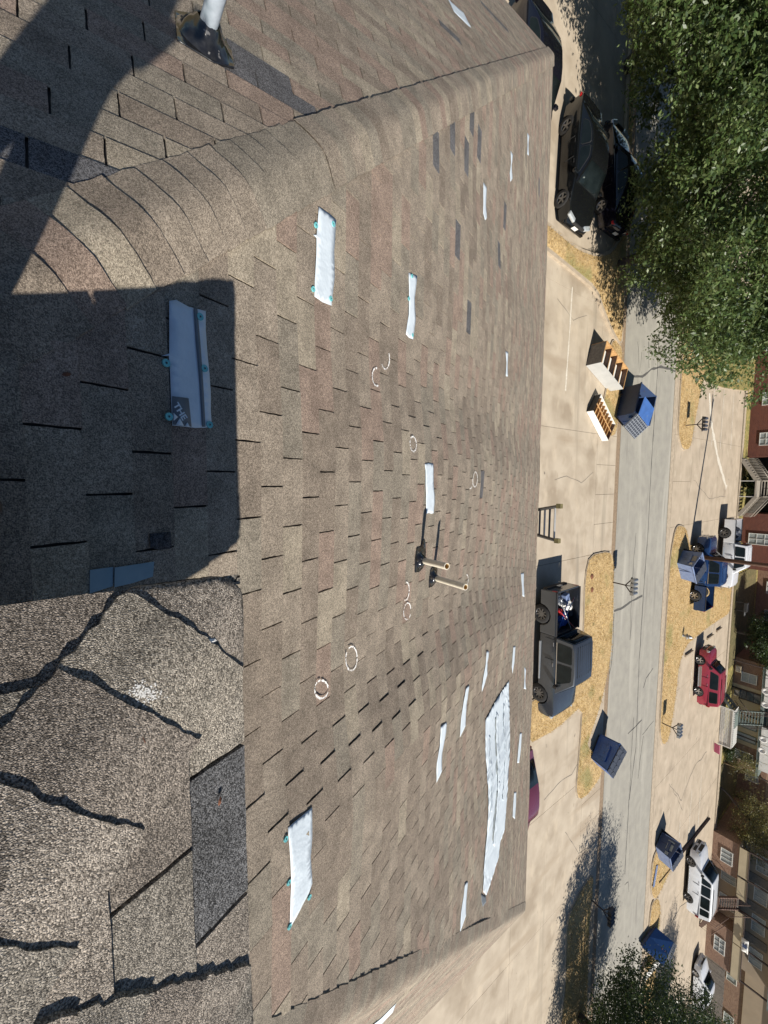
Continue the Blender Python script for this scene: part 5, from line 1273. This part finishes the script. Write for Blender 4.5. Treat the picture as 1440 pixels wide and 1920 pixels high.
# brick flats, upper right of the photograph
b1 = empty('brick_flats', (0, 0, 0), 0, 'red brick flats with white windows and an outside stair, upper right', 'building')
YB = 49.6
for (x0, x1) in ((-16.5, -2.3), (2.9, 8.1)): wall_box(x0, x1, YB, YB+9, 0, 6.2, 'brick', b1)
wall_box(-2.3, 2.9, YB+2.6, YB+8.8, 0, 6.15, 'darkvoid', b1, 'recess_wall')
wall_box(-16.9, 8.5, YB-.4, YB+9.4, 6.2, 6.45, 'white', b1, 'roof')
for z in (1.65, 4.3):
    for x in (5.25, -3.9, -7.5, -12): window(b1, x, z, 1.0 if x > 0 else 1.1, 2.2 if x > 0 else 1.7, YB-.03, 'blinds', 2, 4)
wall_box(-2.3, 2.9, YB+.2, YB+2.6, 2.45, 2.6, 'rail', b1, 'landing')
# stair of brick flats: centre flight going up towards the wall between two side flights
def stair(parent, x0, x1, y0, z0, y1, z1, n, m_='rail', rail='rail', open_=True, balusters=8):
    s = empty('stair', (0, 0, 0), parent=parent)
    for k in range(n):
        f = (k+.5)/n; y = y0+(y1-y0)*f; z = z0+(z1-z0)*f
        mb = MB(); mb.box(((x0+x1)/2, y, z), (abs(x1-x0)-.04, abs(y1-y0)/n*.8, .05)); mb.build('step', M[m_], s)
    for x in (x0, x1):
        mb = MB(); mb.hexa([(x-.04, y0, z0-.12), (x+.04, y0, z0-.12), (x+.04, y1, z1-.12), (x-.04, y1, z1-.12), (x-.04, y0, z0+.14), (x+.04, y0, z0+.14), (x+.04, y1, z1+.14), (x-.04, y1, z1+.14)]); mb.build('stringer', M[m_], s)
        mb = MB(); mb.tube([(x, y0, z0+.9), (x, y1, z1+.9)], .03, 5, 0)
        for k in range(balusters+1): f = k/balusters; y = y0+(y1-y0)*f; z = z0+(z1-z0)*f; mb.tube([(x, y, z), (x, y, z+.9)], .014, 4, 0)
        mb.build('railing', M[rail], s)
    return s
def xstair(parent, xa, za, xb, zb_, y0, y1, n, m_='rail', rail='rail', bal=8):
    s = empty('stair', (0, 0, 0), parent=parent)
    for k in range(n):
        f = (k+.5)/n; x = xa+(xb-xa)*f; z = za+(zb_-za)*f; mb = MB(); mb.box((x, (y0+y1)/2, z), (abs(xb-xa)/n*.85, y1-y0-.04, .05)); mb.build('step', M[m_], s)
    for y in (y0, y1):
        mb = MB(); mb.hexa([(xa, y-.04, za-.15), (xb, y-.04, zb_-.15), (xb, y+.04, zb_-.15), (xa, y+.04, za-.15), (xa, y-.04, za+.15), (xb, y-.04, zb_+.15), (xb, y+.04, zb_+.15), (xa, y+.04, za+.15)]); mb.build('stringer', M[m_], s)
        mb = MB(); mb.tube([(xa, y, za+.9), (xb, y, zb_+.9)], .03, 5, 0)
        for k in range(bal+1): f = k/bal; x = xa+(xb-xa)*f; z = za+(zb_-za)*f; mb.tube([(x, y, z), (x, y, z+.9)], .012, 4, 0)
        mb.build('railing', M[rail], s)
    return s
xstair(b1, -2.1, .05, -.15, 1.15, 47.6, 48.8, 9, bal=14); xstair(b1, 3.1, .05, 1.35, 1.15, 47.6, 48.8, 9, bal=14)
wall_box(-.15, 1.35, 47.55, 48.85, 1.1, 1.2, 'rail', b1, 'landing')
stair(b1, -.1, 1.3, 48.85, 1.2, 50.4, 2.5, 8)
for x in (-.1, 1.3): wall_box(x-.03, x+.03, 47.58, 47.64, 0, 1.1, 'white', b1, 'post')
# cream and brick flats in the middle
b2 = empty('cream_flats', (0, 0, 0), 0, 'cream panelled two storey flats with air conditioners, green stair and white balcony front', 'building')
for (x0, x1, m_) in ((17.0, 19.6, 'brick2'), (19.6, 25.4, 'cream'), (25.4, 27.7, 'brick2')): wall_box(x0, x1, 50.2, 58, 0, 2.25, m_, b2)
wall_box(17.0, 27.7, 51.2, 57.9, 2.45, 5.5, 'cream', b2); wall_box(17.0, 27.75, 49.45, 51.2, 2.25, 2.42, 'greygreen', b2, 'walkway')
wall_box(16.6, 28.1, 49.2, 58.2, 5.5, 5.7, 'greygreen', b2, 'roof')
for x in (20.0, 22.4, 24.6): wall_box(x-.06, x+.06, 50.13, 50.2, 0, 2.25, 'postm', b2, 'panel_post')
window(b2, 20.45, 1.35, .9, 1.5, 50.15, 'glass', 1, 3, 'postm'); window(b2, 18.7, 1.2, .9, 1.1, 50.15, 'blinds', 1, 2); window(b2, 26.5, 1.25, .85, 1.3, 50.15, 'glass', 1, 2)
for x in (23.3, 24.6): window(b2, x, 1.15, .7, 1.7, 50.15, 'blinds', 1, 1, 'greygreen')
for x in (18.2, 19.8, 21.4, 24.2, 25.8, 27): window(b2, x, 3.9, .9, 1.3, 51.15, 'glass', 2, 1)
for x, z in ((20.4, .42), (18.0, .42)): 
    ac = empty('air_conditioner', (x, 50.05, z), parent=b2); part_box(ac, 'case', (0, 0, 0), (.62, .35, .42), 'cream', .01); part_box(ac, 'grille', (0, -.18, 0), (.54, .02, .34), 'greyboard', 0)
for x0, x1, m_ in ((17.1, 21.1, 'white'), (22.6, 27.7, 'white')):
    for k in range(int((x1-x0)/.85)):
        a = x0+k*.85; wall_box(a+.02, a+.81, 49.40, 49.45, 2.46, 3.35, m_, b2, 'balcony_panel')
    wall_box(x0, x1, 49.38, 49.47, 3.37, 3.44, 'cream', b2, 'handrail')
for x in (17.1, 19.2, 21.2, 22.5, 25.0, 27.6): wall_box(x-.05, x+.05, 49.47, 49.57, 0 if x in (17.1, 27.6) else 2.42, 5.5, 'postm', b2, 'post')
stair(b2, 21.25, 22.5, 48.0, 1.05, 49.5, 2.45, 8, 'greygreen', 'postm'); wall_box(21.2, 22.6, 46.9, 48.0, .98, 1.06, 'greygreen', b2, 'landing')
xstair(b2, 20.0, .05, 21.2, 1.0, 46.95, 47.95, 6, 'greygreen', 'postm', 6)
# lattice screen in front of the stair
ls = empty('lattice_screen', (0, 0, 0), 0, 'white lattice screen panel in front of the green stair', 'lattice')
lm_ = MB(); x0, x1, y0, y1 = 20.85, 24.5, 46.75, 46.8
def LZ(x): return .85
wall_box(x0-.04, x0+.04, 46.7, 46.8, 0, .95, 'white', ls, 'post'); wall_box(x1-.04, x1+.04, 46.7, 46.8, 0, .95, 'white', ls, 'post'); wall_box(x0, x1, 46.7, 46.76, .9, .97, 'white', ls, 'top_rail')
lw = MB()
for k in range(30):
    x = x0+k*(x1-x0)/30; lw.add([(x, 46.77, .04), (x+.07, 46.77, .04), (x+.07, 46.785, .9), (x, 46.785, .9)], [(0, 1, 2, 3)])
    lw.box((x+.035, 46.775, .47), (.05, .012, .86))
for k in range(7): lw.box(((x0+x1)/2, 46.79, .1+k*.125), (x1-x0, .012, .045))
o = lw.build('lattice', M['white'], ls)
# roofed cover of the lattice: white corrugated sheet
cs = MB()
for k in range(17):
    x = 20.95+k*.212; cs.box((x, 47.45, 1.0), (.125, 1.3, .05), 0)
cs.box((22.65, 47.45, .955), (3.6, 1.3, .015), 0, 1); o = cs.build('ribbed_cover', [M['white'], M['greyboard']], ls)
# satellite dishes
for i, (px_, py_, lb) in enumerate(((1438, 1296, 'nearest the stair top'), (1437, 1321, 'second from the upper end'), (1433, 1386, 'just below the green stair'), (1431, 1407, 'lowest of the row'))):
    P = WY(px_-2, py_, 48.9); d = empty('satellite_dish', P, 0, 'white satellite dish on the cream flats, '+lb, 'satellite dish', 'satellite dishes')
    mb = MB(); n = 14; vs_ = [(math.cos(2*math.pi*k/n)*r, -z, math.sin(2*math.pi*k/n)*r) for r, z in ((.02, 0), (.16, .02), (.30, .08)) for k in range(n)]
    mb.add(vs_, [(a*n+k, a*n+(k+1) % n, (a+1)*n+(k+1) % n, (a+1)*n+k) for a in range(2) for k in range(n)]+[tuple(range(n))], 0, True); o = mb.build('reflector', M['white'], d); sm_ = o.modifiers.new('t', 'SOLIDIFY'); sm_.thickness = .012
    mb = MB(); mb.tube([(0, 0, 0), (0, .5, -.1)], .02, 5, 0); mb.tube([(0, -.05, -.28), (0, -.42, -.02)], .012, 5, 0); mb.build('arm', M['postm'], d)
# brown brick flats at the bottom right
b3 = empty('brown_brick_flats', (0, 0, 0), 0, 'brown brick flats with cream balcony front and a brown wooden stair, lower right', 'building')
YC = 47.3
for (x0, x1, m_) in ((33.6, 37.0, 'brick2'), (37.0, 42.4, 'darkvoid' if False else 'stucco'), (42.4, 46.7, 'brick2')): wall_box(x0, x1, YC+(1.3 if m_ == 'stucco' else 0), YC+9, 0, 1.95, m_, b3)
wall_box(33.6, 46.7, YC+1.4, YC+8.9, 2.1, 4.6, 'stucco', b3); wall_box(33.6, 46.75, YC-.1, YC+1.4, 1.95, 2.1, 'greyboard', b3, 'walkway')
wall_box(33.2, 47.1, YC-.4, YC+9.3, 4.6, 4.8, 'greygreen', b3, 'roof')
for (x0, x1) in ((33.65, 36.4), (36.6, 38.6), (39.9, 43.2), (43.3, 46.7)): 
    wall_box(x0, x1, YC-.16, YC-.1, 2.0, 2.65, 'cream', b3, 'balcony_panel'); wall_box(x0, x1, YC-.2, YC-.08, 2.66, 2.72, 'postm', b3, 'handrail')
for x in (33.7, 36.5, 39.8, 43.25, 46.6): wall_box(x-.06, x+.06, YC-.08, YC+.04, 2.1, 4.6, 'postm', b3, 'post')
window(b3, 35.4, 1.1, 1.3, .85, YC-.03, 'blinds', 3, 1); window(b3, 44.6, 1.05, 1.5, .8, YC-.03, 'blinds', 3, 2)
for x in (38.2, 40.9): window(b3, x, 1.1, 1.3, 1.1, YC+1.26, 'blinds', 3, 1)
for x in (35.2, 38.2, 41.2, 44.6): window(b3, x, 3.4, 1.6, .9, YC+1.36, 'blinds', 3, 1)
for x in (36.9, 39.7, 43.0): 
    d = empty('door', (x, YC+1.36, 3.1), parent=b3); part_box(d, 'door_leaf', (0, 0, 0), (.85, .06, 1.95), 'greyboard', 0); part_box(d, 'knob', (.33, -.05, 0), (.05, .06, .05), 'chrome', .01)
stair(b3, 38.65, 39.8, 45.8, 1.0, 47.2, 2.1, 8, 'brownwood', 'brownwood'); wall_box(38.6, 39.9, 44.7, 45.8, .94, 1.02, 'brownwood', b3, 'landing')
xstair(b3, 41.8, .05, 39.9, .98, 44.75, 45.75, 8, 'brownwood', 'brownwood', 8)
# banner hanging on the balcony
Pb = [WY(1390, 1757, 46.95), WY(1404, 1765, 46.95), WY(1402, 1790, 46.95), WY(1390, 1781, 46.95)]
mb = MB(); gx = []
for i in range(7):
    for j in range(7):
        a = Pb[0].lerp(Pb[3], i/6); b = Pb[1].lerp(Pb[2], i/6); p = a.lerp(b, j/6); gx.append((p.x, p.y+.05*math.sin(i*1.7+j), p.z))
mb.add(gx, [(i*7+j, i*7+j+1, (i+1)*7+j+1, (i+1)*7+j) for i in range(6) for j in range(6)], 0, True)
bn = mb.build('cloth', M['white']); sm_ = bn.modifiers.new('t', 'SOLIDIFY'); sm_.thickness = .01
bn.name = 'hanging_sheet'; tag(bn, 'white sheet with dark blue centre mark hanging on the balcony of the brown flats', 'sheet')
c_ = (Pb[0]+Pb[1]+Pb[2]+Pb[3])/4; mk = part_box(bn, 'dark_mark', (c_.x, c_.y-.08, c_.z), (.35, .03, .3), 'binnavy', 0)
# wooden fence beside it
fn = empty('wooden_fence', (0, 0, 0), 0, 'weathered grey board fence right of the brown brick flats', 'fence')
for k in range(56):
    x = 46.9+k*.16; mb = MB(); h = 1.55+random.uniform(-.03, .03); mb.box((x, 47.6+random.uniform(-.01, .01), h/2), (.145, .025, h)); mb.build('board', M['greyboard'], fn)
for z in (.4, 1.2): wall_box(46.9, 55.8, 47.63, 47.69, z, z+.09, 'greyboard', fn, 'rail')
b4 = empty('beige_house', (0, 0, 0), 0, 'beige rendered building with shaded brick side behind the fence, bottom right corner', 'building')
wall_box(49.5, 64, 52.5, 62, 0, 2.2, 'brick2', b4); wall_box(49.5, 64, 52.4, 62, 2.2, 5.0, 'stucco', b4); wall_box(49.1, 64.4, 52, 62.4, 5.0, 5.2, 'greyboard', b4, 'roof')
window(b4, 52, 1.2, 1.2, .8, 52.45, 'blinds', 2, 1); window(b4, 57, 1.2, 1.2, .8, 52.45, 'blinds', 2, 1)
# shaded brick wing behind the courtyard
b5 = empty('shaded_brick_wing', (0, 0, 0), 0, 'brown brick wing behind the courtyard between the cream and the brown flats', 'building')
wall_box(28.6, 33.4, 54.5, 60, 0, 2.3, 'brick2', b5); wall_box(28.6, 33.4, 54.6, 60, 2.3, 5.2, 'stucco', b5); wall_box(28.3, 33.6, 54.2, 60.2, 5.2, 5.4, 'greyboard', b5, 'roof')
window(b5, 30.5, 1.2, 1.2, 1., 54.45, 'blinds', 2, 1); window(b5, 31.5, 3.7, 1.2, 1., 54.55, 'blinds', 2, 1)
b6 = empty('cross_wing', (0, 0, 0), 0, 'dark recessed wing between the red brick and the cream flats', 'building')
wall_box(8.6, 16.5, 57, 63, 0, 5, 'brick2', b6); wall_box(8.4, 16.7, 56.6, 63.2, 5, 5.2, 'greyboard', b6, 'roof'); window(b6, 11, 1.3, 1.2, 1, 56.95, 'blinds', 2, 1); window(b6, 14, 1.3, 1.2, 1, 56.95, 'blinds', 2, 1)
b7 = empty('far_left_flats', (0, 0, 0), 0, 'brick flats behind the big oak, almost wholly hidden by leaves', 'building')
wall_box(-40, -18.5, 52, 60, 0, 6.2, 'brick', b7); wall_box(-40.4, -18.1, 51.6, 60.4, 6.2, 6.4, 'white', b7, 'roof')
for x in (-22, -26, -30): window(b7, x, 1.6, 1.2, 1.4, 51.95, 'blinds', 2, 2)
# small walk and lawn lamp like fixture: black grill stand near the side yard
gr = empty('barbecue_grill', (11.6, 48.9, 0), 0, 'black barbecue grill standing on the shaded lawn by the small tree', 'grill')
part_box(gr, 'firebox', (0, 0, .85), (.9, .5, .3), 'trim', .05); part_box(gr, 'shelf', (.65, 0, .8), (.35, .45, .03), 'galv', 0)
for x in (-.4, .4):
    for y in (-.2, .2): part_box(gr, 'leg', (x, y, .35), (.05, .05, .7), 'trim', 0)
# ============================================================ TREES
def tree(name, label, base, crown, rad, n, leafm, size=.13, seed=1, trunk_r=.28, lean=(0, 0), bark='bark', clump=.5, hole=.35, trunk_top=None, shell=.55, cat='tree'):
    rn = random.Random(seed); r = empty(name, (base[0], base[1], 0), 0, label, cat)
    C_ = Vector(crown)-Vector((base[0], base[1], 0)); top = Vector((C_.x*.6, C_.y*.6, C_.z-.3*rad[2]))
    mb = MB(); pts = [Vector((0, 0, -.1)).lerp(top, k/5)+Vector((rn.uniform(-.1, .1), rn.uniform(-.1, .1), 0))*(1 if 0 < k < 5 else 0) for k in range(6)]
    mb.tube(pts, [trunk_r*(1.25-.14*k) for k in range(6)], 10, 0); mb.build('trunk', M[bark], r)
    ncl = int(n/38); centers = []
    tries = 0
    while len(centers) < ncl and tries < ncl*12:
        tries += 1
        v = Vector((rn.gauss(0, 1), rn.gauss(0, 1), rn.gauss(0, 1))).normalized(); k = rn.uniform(shell, 1.)**.6
        bump_ = 1+.34*mnoise.noise(v*2.6+Vector((seed, 0, 0)))+.10*mnoise.noise(v*6+Vector((seed, 5, 0)))
        p = Vector((v.x*rad[0], v.y*rad[1], v.z*rad[2]))*k*bump_
        if mnoise.noise((p+C_)*.55+Vector((seed*3, 0, 0))) < -hole: continue
        centers.append(p+C_)
    lb = MB()
    for i in range(9):
        tgt = centers[rn.randrange(len(centers))]; st_ = pts[rn.randrange(2, 6)]
        md = st_.lerp(tgt, .5)+Vector((0, 0, rn.uniform(-.3, .5))); lb.tube([st_, md, tgt], [trunk_r*.42, trunk_r*.25, trunk_r*.08], 6, 0)
    lb.build('limb', M[bark], r)
    vs_ = []; fs = []
    for c in centers:
        cr = clump*rn.uniform(.6, 1.3)
        for _ in range(38):
            q = Vector((rn.gauss(0, .5), rn.gauss(0, .5), rn.gauss(0, .38)))*cr+c
            s = size*rn.uniform(.55, 1.25); a = Vector((rn.gauss(0, 1), rn.gauss(0, 1), rn.gauss(0, .7))).normalized(); b = a.cross(Vector((rn.gauss(0, 1), rn.gauss(0, 1), rn.gauss(0, 1)))).normalized()
            k = len(vs_); vs_ += [q+a*s*.5, q+b*s*.22, q-a*s*.5, q-b*s*.22]; fs.append((k, k+1, k+2, k+3))
    me = bpy.data.meshes.new('foliage'); me.from_pydata([tuple(v) for v in vs_], [], fs); me.materials.append(M[leafm]); me.update()
    o = bpy.data.objects.new('foliage', me); col.objects.link(o); o.parent = r; o['kind'] = 'stuff'; return r
tree('oak_tree', 'large live oak with dense green crown hanging over the parked black cars', (-11.0, 22.3), (-11.2, 23.1, 5.6), (6.6, 6.3, 4.3), 150000, 'leaf', .19, 3, .22, clump=.5, hole=.30, shell=.45)
tree('oak_tree', 'second live oak at the upper corner beyond the left edge of the parked cars', (-20.5, 22.5), (-20.5, 20.3, 5.6), (7.4, 6.6, 4.3), 140000, 'leaf', .19, 8, .25, clump=.5, hole=.32, shell=.45)
tree('oak_tree', 'third live oak farther back across the road behind the big crown', (-16.5, 33.0), (-16.0, 32.5, 5.6), (5.2, 5.0, 3.8), 40000, 'leaf', .17, 12, .22, clump=.6, hole=.4, shell=.4)
tree('shade_tree', 'dark leafy tree at the bottom edge whose shadow falls over the road', (31.2, 21.8), (30.6, 21.6, 3.7), (5.6, 3.8, 3.2), 62000, 'leafd', .16, 5, .2, clump=.55, hole=.36, shell=.35)
tree('shade_tree', 'small dark bushy tree at the bottom edge beyond the sloping lid dumpster', (42.5, 35.3), (42.3, 35.3, 2.6), (3.8, 2.7, 2.4), 26000, 'leafd', .15, 6, .14, clump=.5, hole=.5, shell=.3)
tree('yard_tree', 'small dark green tree in the yard left of the cream flats', (14.4, 50.2), (14.6, 50.0, 2.5), (2.8, 1.6, 1.7), 16000, 'leafd', .17, 7, .12, clump=.45, hole=.5, shell=.3)
tree('yard_tree', 'sparse pale green tree with thin branches in the shaded courtyard', (29.6, 48.4), (32.3, 49.0, 2.6), (3.4, 1.5, 1.9), 13000, 'leafp', .14, 9, .09, bark='bark', clump=.5, hole=.25, shell=.2)
tree('bare_shrub_tree', 'half bare brown shrub tree against the right end of the cream flats', (27.3, 48.9), (27.2, 49.0, 1.5), (1.8, .6, 1.0), 2600, 'leafp', .11, 10, .06, bark='barkp', clump=.4, hole=.3, shell=.2)
tree('shrub', 'green shrub at the foot of the cream flats near the pink board', (25.9, 48.6), (25.9, 48.6, .55), (.9, .5, .5), 2200, 'leafd', .12, 11, .04, clump=.25, hole=.6, shell=.2, cat='shrub')
tree('shrub', 'dark shrub under the outside stair of the red brick flats', (.4, 48.9), (.4, 49.0, .5), (1.6, .4, .5), 3000, 'leafd', .12, 14, .04, clump=.25, hole=.6, shell=.2, cat='shrub')
# ============================================================ THE PHOTOGRAPHER (only a shoe tip and the shadow show)
def skin_chain(nodes, edges, radii, mats, name, parent, sub=2, root=0):
    me = bpy.data.meshes.new(name); me.from_pydata([tuple(n) for n in nodes], edges, []); o = bpy.data.objects.new(name, me); col.objects.link(o)
    if parent: o.parent = parent
    sk = o.modifiers.new('skin', 'SKIN'); sk.use_smooth_shade = True
    for i, v in enumerate(me.skin_vertices[0].data): v.radius = radii[i] if isinstance(radii[i], tuple) else (radii[i], radii[i]); v.use_root = (i == root)
    ss = o.modifiers.new('sub', 'SUBSURF'); ss.levels = ss.render_levels = sub
    for m_ in mats: me.materials.append(M[m_])
    return o
M['skin'] = mat('skin', (.35, .19, .12), .55, (.30, .16, .10), 20, .5)
M['shirt'] = mat('grey_shirt', (.12, .13, .15), .9, (.09, .1, .12), 20, .5)
M['jeans'] = mat('jeans', (.05, .07, .12), .9, (.035, .05, .09), 30, .5)
M['hair'] = mat('hair', (.02, .015, .012), .7, (.03, .02, .015), 60, .5)
PX, PY = .0, -.50
zr = H - HN/math.cos(TH) - (-.30)*SL
per = empty('person', (PX, PY, zr), 0, 'person in work boots, only a brown boot tip shows at the left edge', 'person')
P_ = dict(pel=(-.02, .14, .88), waist=(-.02, .18, 1.02), chest=(-.02, .22, 1.26), neck=(-.02, .25, 1.42), head=(-.02, .30, 1.56), top=(-.02, .31, 1.66),
          hl=(-.10, .13, .84), kl=(-.14, .11, .46), al=(-.17, .02, .08), hr=(.08, .16, .84), kr=(.06, .19, .46), ar=(.04, .13, .08),
          sl=(-.2, .22, 1.36), el=(-.28, .20, 1.08), wl=(-.10, .34, 1.13), sr=(.16, .22, 1.36), er=(.25, .20, 1.08), wr=(.10, .34, 1.13))
ks = list(P_)
ed = [('pel', 'waist'), ('waist', 'chest'), ('chest', 'neck'), ('neck', 'head'), ('head', 'top'), ('pel', 'hl'), ('hl', 'kl'), ('kl', 'al'), ('pel', 'hr'), ('hr', 'kr'), ('kr', 'ar'), ('chest', 'sl'), ('sl', 'el'), ('el', 'wl'), ('chest', 'sr'), ('sr', 'er'), ('er', 'wr')]
rad = dict(pel=(.16, .14), waist=(.16, .14), chest=(.18, .15), neck=.055, head=.09, top=.06, hl=.085, kl=.06, al=.045, hr=.085, kr=.06, ar=.045, sl=.07, el=.045, wl=.028, sr=.07, er=.045, wr=.028)
def zshift(p): return p
body = skin_chain([P_[k] for k in ks], [(ks.index(a), ks.index(b)) for a, b in ed], [rad[k] for k in ks], ['shirt'], 'body', per)
bpy.context.view_layer.update()
dg = bpy.context.evaluated_depsgraph_get(); bme = bpy.data.meshes.new_from_object(body.evaluated_get(dg)); body.modifiers.clear(); body.data = bme
bme.materials.clear()
for k in ('shirt', 'jeans', 'skin'): bme.materials.append(M[k])
for p in bme.polygons:
    c = p.center; p.use_smooth = True
    p.material_index = 1 if c.z < .98 else (2 if c.z > 1.46 else 0)
    if abs(c.x+.02) < .3 and c.y > .27 and 1.0 < c.z < 1.25: p.material_index = 2
# face, hair, ears
bm = bmesh.new(); bmesh.ops.create_uvsphere(bm, u_segments=16, v_segments=10, radius=.105)
for v in bm.verts: v.co = Vector((v.co.x*.92, v.co.y*1.05-.012, v.co.z*1.05+.02))
bmesh.ops.delete(bm, geom=[v for v in bm.verts if v.co.z < .0 and v.co.y > -.02], context='VERTS')
me = bpy.data.meshes.new('hair'); bm.to_mesh(me); bm.free(); me.materials.append(M['hair']); hr = bpy.data.objects.new('hair', me); col.objects.link(hr); hr.parent = per; hr.location = (-.02, .30, 1.58)
for s in (-1, 1):
    part_box(per, 'ear', (-.02+s*.098, .29, 1.56), (.02, .04, .06), 'skin', .008)
    mb = lathe([(.001, .012), (.01, .006), (.012, 0), (.001, -.012)], 8); e = mb.build('eye', M['white'], per); e.location = (-.02+s*.034, .385, 1.575)
part_box(per, 'nose', (-.02, .398, 1.545), (.025, .03, .045), 'skin', .008); part_box(per, 'mouth', (-.02, .388, 1.505), (.05, .012, .012), 'redp', .004)
# hands behind the camera, fingers curled round the phone edges
for s in (-1, 1):
    w0 = Vector((s*.10-(.0), .33, 1.13)); pm_ = w0+Vector((-s*.012, .045, .02))
    nodes = [w0, pm_]; edges = [(0, 1)]; rr = [.026, (.030, .018)]
    skin_chain(nodes, edges, rr, ['skin'], 'palm', per, 1)
    for k in range(4):
        b0 = pm_+Vector((s*.008, .015, -.028+k*.019)); L1 = [.034, .040, .037, .028][k]
        skin_chain([b0, b0+Vector((-s*.008, L1, .002)), b0+Vector((-s*.03, L1+.014, .003)), b0+Vector((-s*.046, L1+.004, .004))], [(0, 1), (1, 2), (2, 3)], [.0095, .009, .008, .007], ['skin'], 'finger', per, 1)
    skin_chain([w0+Vector((-s*.01, .03, .03)), w0+Vector((-s*.03, .05, .055)), w0+Vector((-s*.048, .062, .06))], [(0, 1), (1, 2)], [.012, .010, .009], ['skin'], 'thumb', per, 1)
# boots
for s, (bx_, by_) in ((-1, (-.18, -.03)), (1, (.045, .10))):
    gz = H - HN/math.cos(TH) - (PY+by_+.1)*SL - zr
    mb = MB(); sec = [(-.10, .035, .11), (-.05, .04, .12), (.02, .042, .10), (.09, .047, .065), (.15, .046, .05), (.20, .036, .04), (.235, .014, .03)]; n = 10; vs_ = []
    for (yy, ww, hh) in sec:
        for k in range(n):
            a = 2*math.pi*k/n; vs_.append((math.cos(a)*ww, yy, .03+hh/2+math.sin(a)*hh/2))
    mb.add(vs_, [(i*n+k, i*n+(k+1) % n, (i+1)*n+(k+1) % n, (i+1)*n+k) for i in range(len(sec)-1) for k in range(n)]+[tuple(range(n))[::-1], tuple(range((len(sec)-1)*n, len(sec)*n))], 0, True)
    bt_ = mb.build('boot', M['boot'], per); bt_.location = (bx_, by_, gz); bt_.rotation_euler = (-TH*.9, 0, -.08*s)
    sb = MB(); so_ = [(-.045, -.11), (.045, -.11), (.052, .08), (.05, .16), (.038, .22), (.0, .25), (-.038, .22), (-.05, .16), (-.052, .08)]; sb.prism(so_, .0, .028, 0); sb.build('sole', M['trim'], bt_)
